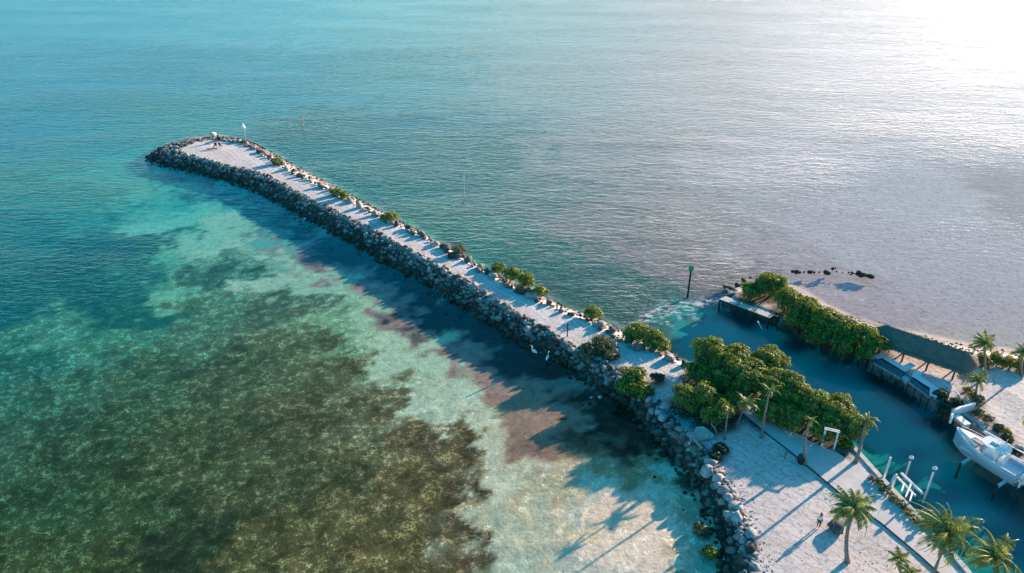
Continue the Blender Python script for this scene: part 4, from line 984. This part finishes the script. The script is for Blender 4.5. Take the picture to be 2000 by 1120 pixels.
# ---- boat on its lift
def boat():
    zk = .9
    bow = Vector((*W(1870, 836, 3.5), 0)); st = Vector((*W(1997, 918, 3.0), 0))
    ax = (bow - st); L = ax.length; rz = math.atan2(ax.y, ax.x)
    root = empty('fishing_boat', (st.x, st.y, zk), rz, "white and pale blue fishing boat with a hardtop, hung on a lift", "boat")
    ns = 22; beam = 1.3; prof = []; V = []; F = []
    for i in range(ns + 1):
        s = i / ns; x = s * L
        hb = beam * (1 - max(0, (s - .42) / .58) ** 2.3) * (.93 + .07 * min(1, s * 3)) + .02
        sheer = 1.85 + .75 * s ** 1.8; keel = -.25 + .95 * max(0, (s - .72) / .28) ** 2.0; ch = .45 + .9 * s ** 2.2; hc = hb * (.86 - .18 * s)
        if s > .97: keel = min(keel, sheer - .3)
        ring = [(x, 0, keel), (x, -hc * .55, keel + (ch - keel) * .45), (x, -hc, ch), (x + .02, -hb * .97, ch + (sheer - ch) * .55), (x + .05, -hb, sheer),
                (x + .05, -hb + .16 * min(1, hb), sheer), (x, -hb + .16 * min(1, hb), sheer - (.75 if s < .62 else .14))]
        prof.append((x, hb, sheer)); V += [Vector(p) for p in ring] + [Vector((p[0], -p[1], p[2])) for p in ring[::-1]]
    m = 14
    for i in range(ns):
        for j in range(m - 1): a = i * m + j; F.append((a, a + m, a + m + 1, a + 1))
        a = i * m + m - 1; F.append((a, a + m, a + m - (m - 1), a - (m - 1)))
    F.append(tuple(range(0, m))[::-1]); F.append(tuple(ns * m + k for k in range(m)))
    me = mesh_np('hull', V, F, MAT_HULL, False, root); me.data.materials.append(MAT_GEL)
    for p in me.data.polygons:
        c = p.center
        if c.z > 1.0 and abs(p.normal.z) > .5 and c.z > .95 : p.material_index = 1
        p.use_smooth = abs(p.normal.z) < .8
    bm = bmesh.new(); bm.from_mesh(me.data); bmesh.ops.recalc_face_normals(bm, faces=bm.faces); bm.to_mesh(me.data); bm.free()
    def pr(s): i = min(ns, max(0, int(round(s * ns)))); return prof[i]
    mb = MB()
    for side in (-1, 1):                    # rub rail
        for i in range(ns): a = prof[i]; b = prof[i + 1]; mb.bar((a[0] + .05, side * a[1], a[2] + .02), (b[0] + .05, side * b[1], b[2] + .02), .12, .1)
    mb.build('rub_rail', MAT_GEL, root)
    for side in (-1, 1):
        rp = [Vector((pr(q)[0], side * pr(q)[1] * .9, pr(q)[2] + .45)) for q in (.58, .68, .78, .88, .96)]
        rb_ = MB().tube(rp, .025, 6)
        for q in rp: rb_.tube([q, q - Vector((0, 0, .45))], .02, 5)
        rb_.build('bow_rail', MAT_METAL, root)
    # raised foredeck and cushions
    pts = []
    for s in (.62, .7, .8, .9, .97): x, hb, sh = pr(s); pts.append((x, hb * .82, sh + .06))
    V = []; F = []
    for x, hb, z in pts: V += [(x, -hb, z), (x, -hb * .4, z + .1), (x, hb * .4, z + .1), (x, hb, z)]
    for i in range(len(pts) - 1):
        for j in range(3): a = i * 4 + j; F.append((a, a + 4, a + 5, a + 1))
    fd = mesh_np('foredeck', V, F, simple_mat("cream_nonskid", (.78, .75, .70), (.72, .69, .65), 3, .6), False, root)
    MB().box((L * .66, 0, 2.4), (1.3, .8, .25)).build('bow_cushion', simple_mat("tan_cushion", (.42, .30, .25), (.36, .26, .22), 3, .7), root, bevel=.05)
    MB().box((L * .42, 0, 1.3), (L * .8, 2.2, .08)).build('cockpit_floor', MAT_GEL, root)
    MB().box((L * .44, 0, 1.95), (1.3, .95, 1.3), taper=.85).build('console', MAT_GEL, root, bevel=.06)
    MB().box((L * .44 + .62, 0, 2.75), (.05, .95, .6), rot=Matrix.Rotation(-.35, 3, 'Y')).build('windshield', MAT_GLASS, root)
    MB().box((L * .27, 0, 1.8), (.6, 1.0, 1.0)).build('leaning_post', MAT_GEL, root, bevel=.06)
    # hardtop with rounded front
    tp = []
    for k in range(24):
        a = 2 * math.pi * k / 24; cx, cy = math.cos(a), math.sin(a)
        tp.append((L * .42 + 1.45 * (abs(cx) ** .6) * (1 if cx > 0 else -1), 1.05 * (abs(cy) ** .6) * (1 if cy > 0 else -1)))
    top = MB().prism(tp, 3.12, 3.24).build('hardtop', MAT_GEL, root, bevel=.04)
    MB().box((L * .42 + .2, .1, 3.27), (.7, .5, .06)).build('roof_hatch', MAT_GLASS, top)
    MB().tube([(L * .42 - .7, -.3, 3.22), (L * .42 - .7, -.3, 3.55)], [.28, .2], 12).build('radar_dome', MAT_GEL, top)
    MB().tube([(L * .42 - .9, .8, 3.2), (L * .42 - 1.1, .85, 5.2)], .03, 6).build('antenna', MAT_GEL, top)
    for sy in (-.62, .62):
        mb = MB()
        for sx in (-.8, .75): mb.tube([(L * .42 + sx * .8, sy, .9), (L * .42 + sx * 1.1, sy * 1.25, 3.15)], .035, 6)
        mb.tube([(L * .42 - .9, sy * 1.22, 3.0), (L * .42 + .85, sy * 1.22, 3.0)], .03, 6)
        mb.build('top_frame', MAT_METAL, root)
    for sy in (-1, 1): MB().tube([(L * .36, sy * 1.0, 3.2), (L * .02, sy * 1.5, 3.9)], .03, 6).build('outrigger', MAT_METAL, root)
    for sy in (-.38, .38):
        e = MB().tube([(-.42, sy, 1.15), (-.45, sy, 1.45), (-.5, sy, 1.85), (-.5, sy, 2.0)], [.2, .26, .24, .14], 12).build('outboard_motor', MAT_GEL, root, True)
        MB().box((-.42, sy, .55), (.2, .14, 1.3), taper=1.3).build('leg', MAT_GEL, e)
        MB().tube([(-.62, sy, .0), (-.3, sy, .0)], [.16, .1], 8).build('propeller', MAT_BLACK, e)
    return root, st, bow, rz, L
bt, st, bow, rz, bL = boat()
# lift under it
lf = empty('boat_lift', (st.x, st.y, 0), rz, "white boat lift of piles and cradle beams carrying the fishing boat", "boat lift")
for x in (.8, bL * .66):
    MB().box((x, 0, 1.12), (.25, 4.6, .3)).build('cradle_beam', MAT_METAL, lf)
    for sy in (-2.4, 2.4):
        MB().tube([(x, sy, -2.5), (x, sy, 1.3 if sy > 0 else 3.3)], .14, 10).build('piling', MAT_METAL if sy < 0 else MAT_DARKWOOD, lf)
for sy in (-.55, .55): MB().box((bL * .4, sy, 1.33), (bL * .62, .2, .16)).build('bunk', MAT_WOOD, lf)
MB().box((bL * .36, -2.4, 3.3), (bL * .8, .12, .12)).build('top_beam', MAT_METAL, lf)
MB().box((bL * .36, -2.05, 2.5), (bL * .8, .1, .1)).build('top_beam', MAT_METAL, lf)
MB().box((.2, -2.3, 2.9), (.8, .6, .5)).build('motor_box', simple_mat("aqua_cover", (.12, .45, .42), (.10, .4, .38), 2, .4), lf)

# ---- small lift on the near seawall
o = Vector((*W(1745, 950, 1.2), 0)); l2 = empty('boat_lift', o, 0, "empty white boat lift frame at the near seawall", "boat lift")
def r2(px, py, z): a = W(px, py, z); return Vector((a[0] - o.x, a[1] - o.y, z))
for (px, py, h, capped) in [(1728,931,4.2,0),(1769,928,2.1,1),(1806,972,3.7,1),(1745,946,2.9,0)]:
    z0 = 0.0 if capped else 1.5
    p = r2(px, py, z0); MB().tube([(p.x, p.y, -2.5), (p.x, p.y, h)], .11, 12).build('piling', MAT_METAL, l2)
    if capped:
        MB().tube([(p.x, p.y, h + .01), (p.x, p.y, h + .35)], .10, 10).build('cable_drum', MAT_BLACK, l2)
        MB().tube([(p.x, p.y, h + .36), (p.x, p.y, h + .5), (p.x, p.y, h + .72)], [.24, .24, .03], 12).build('cap', MAT_WHITE, l2)
MB().bar(r2(1760, 924, 1.3), r2(1803, 965, 1.3), .2, .22).build('long_beam', MAT_METAL, l2)
MB().bar(r2(1750, 929, 1.3), r2(1788, 969, 1.3), .17, .2).build('long_beam', MAT_METAL, l2)
for a, b in (((1766,945),(1761,960)),((1780,944),(1769,971)),((1782,963),(1777,979))):
    MB().bar(r2(*a, 1.32), r2(*b, 1.5), .16, .18).build('cross_beam', MAT_METAL, l2)
MB().bar(r2(1748, 928, 2.6), r2(1740, 945, 1.85), .2, .22).build('brace', MAT_METAL, l2)
p = Vector((*W(1814, 1016, 1.6), 1.6)); po = empty('dock_pedestal', p, 0, "short white post with a round cap on the seawall beside the windswept palm", "post")
MB().tube([(0, 0, 0), (0, 0, 1.0)], .17, 12).build('post', MAT_WHITE, po); MB().tube([(0, 0, 1.01), (0, 0, 1.1), (0, 0, 1.35)], [.3, .3, .05], 14).build('cap', MAT_WHITE, po)

# ---- white frame in front of the mangroves
o = Vector((*W(1616, 875, 1.6), 1.6)); fr = empty('swing_frame', o, 0, "white two-post frame with a flat crosspiece in front of the mangroves", "frame")
pa = Vector((*W(1604, 873, 1.6), 1.6)) - o; pb = Vector((*W(1628, 879, 1.6), 1.6)) - o
for p in (pa, pb): MB().box((p.x, p.y, 1.3), (.17, .17, 2.6)).build('post', MAT_WHITE, fr)
dv = (pb - pa).normalized(); nv_ = Vector((-dv.y, dv.x, 0))
mb = MB()
for k in (-.15, .15): mb.bar(pa - dv * .15 + nv_ * k + Vector((0, 0, 2.66)), pb + dv * .15 + nv_ * k + Vector((0, 0, 2.66)), .12, .07)
mb.build('crosspiece', MAT_WHITE, fr)

# ---- channel markers and other posts
def marker(px, py, h, label, zb=0., board=None, r=.14, mat=None, lean=0):
    x, y = W(px, py, zb); root = empty('channel_marker', (x, y, zb), math.atan2(-y, -x) + math.pi / 2, label, 'marker', None)
    MB().tube([(0, 0, -2.2 if zb < .5 else -.2), (lean, 0, h)], [r, r * .85], 9).build('piling', mat or MAT_DARKWOOD, root)
    if board == 'green': MB().box((lean, -.16, h - .1), (.8, .06, .8)).build('daymark_board', simple_mat("green_daymark", (.03, .32, .20), (.02, .28, .18), 1, .5), root); MB().tube([(lean, 0, h), (lean, 0, h + .4)], [.12, .08], 8).build('lamp', MAT_BLACK, root)
    if board == 'white': MB().box((lean, -.16, h - .35), (.55, .05, .95), taper=1).build('notice_board', MAT_WHITE, root)
    if board == 'cone': MB().tube([(lean, 0, h - .2), (lean, 0, h + .9)], [.55, .08], 12).build('cone_cap', MAT_WHITE, root)
    return root
marker(479, 272, 3.0, "grey post with a white cone cap standing at the jetty tip", 1.0, 'cone', .15, simple_mat("grey_pole", (.42, .42, .44), (.3, .3, .31), 3, .7))
marker(592, 246, 4.3, "slim post with a white board in open water beyond the jetty tip", 0, 'white', .16, MAT_WOOD)
marker(907, 387, 4.6, "thin grey pole with a white board, in open water beside the jetty's middle", 0, 'white', .10, simple_mat("pale_pole", (.5, .5, .5), (.36, .36, .36), 3, .7))
marker(1344, 572, 4.5, "dark piling with a green square daymark off the canal mouth", 0, 'green', .17)
x, y = W(1108, 656, 1.7); sp = empty('sign_post', (x, y, 1.6), 0, "thin dark blue post standing on the jetty path near its seaward edge", "post")
MB().tube([(0, 0, 0), (0, 0, 1.9)], .09, 8).build('post', simple_mat("dark_blue_post", (.02, .03, .08), (.02, .02, .05), 3, .6), sp); MB().box((0, 0, 1.95), (.26, .2, .2)).build('head', MAT_BLACK, sp)
x, y = W(1532, 897, 1.6); sp = empty('bare_sapling', (x, y, 1.6), 0, "little bare sapling in the blue shade left of the kerb", "sapling")
MB().tube([(0, 0, 0), (.02, 0, .6), (.06, 0, 1.25)], [.05, .04, .02], 6).tube([(.02, 0, .65), (-.3, .1, 1.1)], [.03, .015], 5).tube([(.03, 0, .8), (.32, -.1, 1.2)], [.03, .015], 5).build('stem', MAT_BARK, sp)
x, y = W(1564, 904, 1.6); g_ = empty('planter_barrel', (x, y, 1.6), 0, "dark round barrel at the foot of the curved palm", "barrel")
MB().tube([(0, 0, 0), (0, 0, .35), (0, 0, .8), (0, 0, 1.0)], [.36, .46, .46, .38], 14).build('barrel', MAT_BLACK, g_); MB().tube([(0, 0, .47), (0, 0, .53)], .475, 14).build('hoop', MAT_DARKWOOD, g_)

# ---- folding chairs at the tip
def chair(px, py, rz_, label):
    x, y = W(px, py, 1.65); r_ = empty('beach_chair', (x, y, 1.62), rz_, label, 'chair', 'dark chairs on the jetty tip')
    MB().box((0, 0, .42), (.55, .55, .06)).build('seat', MAT_DARKWOOD, r_); MB().box((-.3, 0, .78), (.06, .55, .75), rot=Matrix.Rotation(-.25, 3, 'Y')).build('backrest', MAT_DARKWOOD, r_)
    for sx in (-.24, .24):
        for sy in (-.24, .24): MB().box((sx, sy, .2), (.06, .06, .4)).build('leg', MAT_DARKWOOD, r_)
chair(421, 287, 2.2, "left dark chair facing the sea on the sandy jetty tip"); chair(431, 287, 1.2, "right dark chair facing the sea on the sandy jetty tip")
x, y = W(415, 293, 1.65); lg = empty('driftwood_log', (x, y, 1.62), .3, "dark driftwood branch lying by the chairs on the jetty tip", "log")
MB().tube([(-1.2, 0, .15), (0, .1, .25), (1.1, -.1, .2)], [.08, .14, .1], 7).tube([(0, .1, .25), (.5, .5, .9)], [.08, .04], 6).build('branch', MAT_DARKWOOD, lg)

# ---- broken slab and driftwood on the rock rim
o = Vector((*W(1368, 846, 2.2), 1.9)); sl = MB().prism([(-1.5, -.9), (-.2, 1.0), (.7, .95), (1.55, -.35), (1.3, -.7)], 0, .22).build('broken_slab', simple_mat("sandy_slab", (.56, .50, .43), (.42, .37, .32), 3, .9, .5))
sl.location = o; sl.rotation_euler = (.32, -.05, .15); tag(sl, "pale triangular broken slab tilted among the rim rocks", "slab")
for (a, b, r, lab) in [((1357, 858), (1389, 850), .17, "straight pale plank lying just below the broken slab"), ((1343, 849), (1371, 876), .15, "thin bleached log running down the rim rocks left of the slab"), ((1389, 828), (1400, 846), .1, "short pale stick standing in the buttonwood right of the slab"), ((1345, 868), (1352, 855), .1, "short forked branch on the rim rocks")]:
    pa = Vector((*W(*a, 2.4), 2.4)); pb = Vector((*W(*b, 2.4), 2.4)); dl_ = empty('driftwood_log', pa, 0, lab, 'log')
    mid = (pb - pa) * .5 + Vector((.05, .05, .06)); MB().tube([(0, 0, 0), mid, pb - pa], [r, r * .9, r * .6], 8).tube([mid, mid + Vector((.3, .35, .25))], [r * .5, r * .2], 6).build('wood', MAT_WOOD, dl_)

# ---- egrets standing in the shallows
def egret(px, py, rz_, label, s=1.0):
    x, y = W(px, py, .0); r_ = empty('white_egret', (x, y, -.12), rz_, label, 'bird', 'egrets by the jetty')
    path = [(-.42, 0, .50), (-.25, 0, .58), (0, 0, .66), (.2, 0, .74), (.3, 0, .9), (.24, 0, 1.05), (.3, 0, 1.2), (.38, 0, 1.24), (.46, 0, 1.22)]
    MB().tube([tuple(q * s for q in p) for p in path], [q * s for q in (.03, .13, .19, .12, .055, .04, .045, .055, .03)], 10).build('body', MAT_WHITE, r_, True)
    MB().tube([(.46 * s, 0, 1.22 * s), (.66 * s, 0, 1.18 * s)], [.022, .006], 6).build('bill', simple_mat("yellow_bill", (.5, .32, .03), None, 3, .5), r_)
    for sy in (-.06, .06): MB().tube([(0, sy, .55 * s), (.04, sy, .28 * s), (0, sy, 0)], .018, 5).build('leg', MAT_BLACK, r_)
egret(1043, 694, 2.6, "white egret nearer the open water at the foot of the jetty rocks", 1.25); egret(1069, 706, 1.2, "cream egret closer to the jetty rocks, right of the other one", 1.15)

# ---- person on the sand
def skin(name, pts, edges, radii, mat, parent, sub=1):
    me = bpy.data.meshes.new(name); me.from_pydata(pts, edges, []); me.update(); me.materials.append(mat)
    o = bpy.data.objects.new(name, me); COL.objects.link(o); o.parent = parent
    m = o.modifiers.new('skin', 'SKIN'); m.use_smooth_shade = True
    for v, r in zip(me.skin_vertices[0].data, radii): v.radius = r if isinstance(r, tuple) else (r, r)
    me.skin_vertices[0].data[0].use_root = True
    s = o.modifiers.new('sub', 'SUBSURF'); s.levels = s.render_levels = sub; return o
x, y = W(1598, 1030, 1.6); pe = empty('person', (x, y, 1.62), 2.4, "person with dark hair, white top and dark trousers standing on the sand", "person")
pts = [(0,0,.95),(0,0,1.15),(0,0,1.38),(0,.01,1.50),(0,.02,1.60),(0,.02,1.72),(.18,0,1.40),(.25,.02,1.12),(.22,.14,.90),(.22,.2,.82),(-.18,0,1.40),(-.26,.02,1.13),(-.27,.08,.88),(-.27,.1,.79),(.10,0,.88),(.11,.03,.50),(.11,-.02,.09),(.12,.13,.04),(-.10,0,.88),(-.12,.06,.50),(-.12,.02,.09),(-.13,.16,.04)]
ed = [(0,1),(1,2),(2,3),(3,4),(4,5),(2,6),(6,7),(7,8),(8,9),(2,10),(10,11),(11,12),(12,13),(0,14),(14,15),(15,16),(16,17),(0,18),(18,19),(19,20),(20,21)]
rd = [(.15,.1),(.14,.1),(.15,.1),.055,.09,.085,.06,.045,.035,.03,.06,.045,.035,.03,.09,.06,.045,.035,.09,.06,.045,.035]
MAT_SKIN = simple_mat("skin", (.42, .26, .18), (.38, .23, .16), 4, .6)
skin('body', pts, ed, rd, MAT_SKIN, pe)
skin('shirt', [pts[i] for i in (0,1,2)] + [pts[6], (.23,.015,1.2), pts[10], (-.24,.015,1.2)], [(0,1),(1,2),(2,3),(3,4),(2,5),(5,6)], [(.18,.13),(.17,.125),(.18,.125),.08,.07,.08,.07], MAT_WHITE, pe)
skin('trousers', [(0,0,.93),pts[14],pts[15],(.11,-.01,.16),pts[18],pts[19],(-.12,.03,.16)], [(0,1),(1,2),(2,3),(0,4),(4,5),(5,6)], [(.175,.125),.11,.08,.065,.11,.08,.065], MAT_BLACK, pe)
skin('hair', [(0,-.03,1.66),(0,-.02,1.76),(0,-.07,1.58)], [(0,1),(0,2)], [.11,.095,.07], simple_mat("dark_hair", (.02, .015, .012), None, 6, .6), pe)
for o_ in list(bpy.data.objects):
    if o_.users_collection == (): bpy.data.objects.remove(o_)
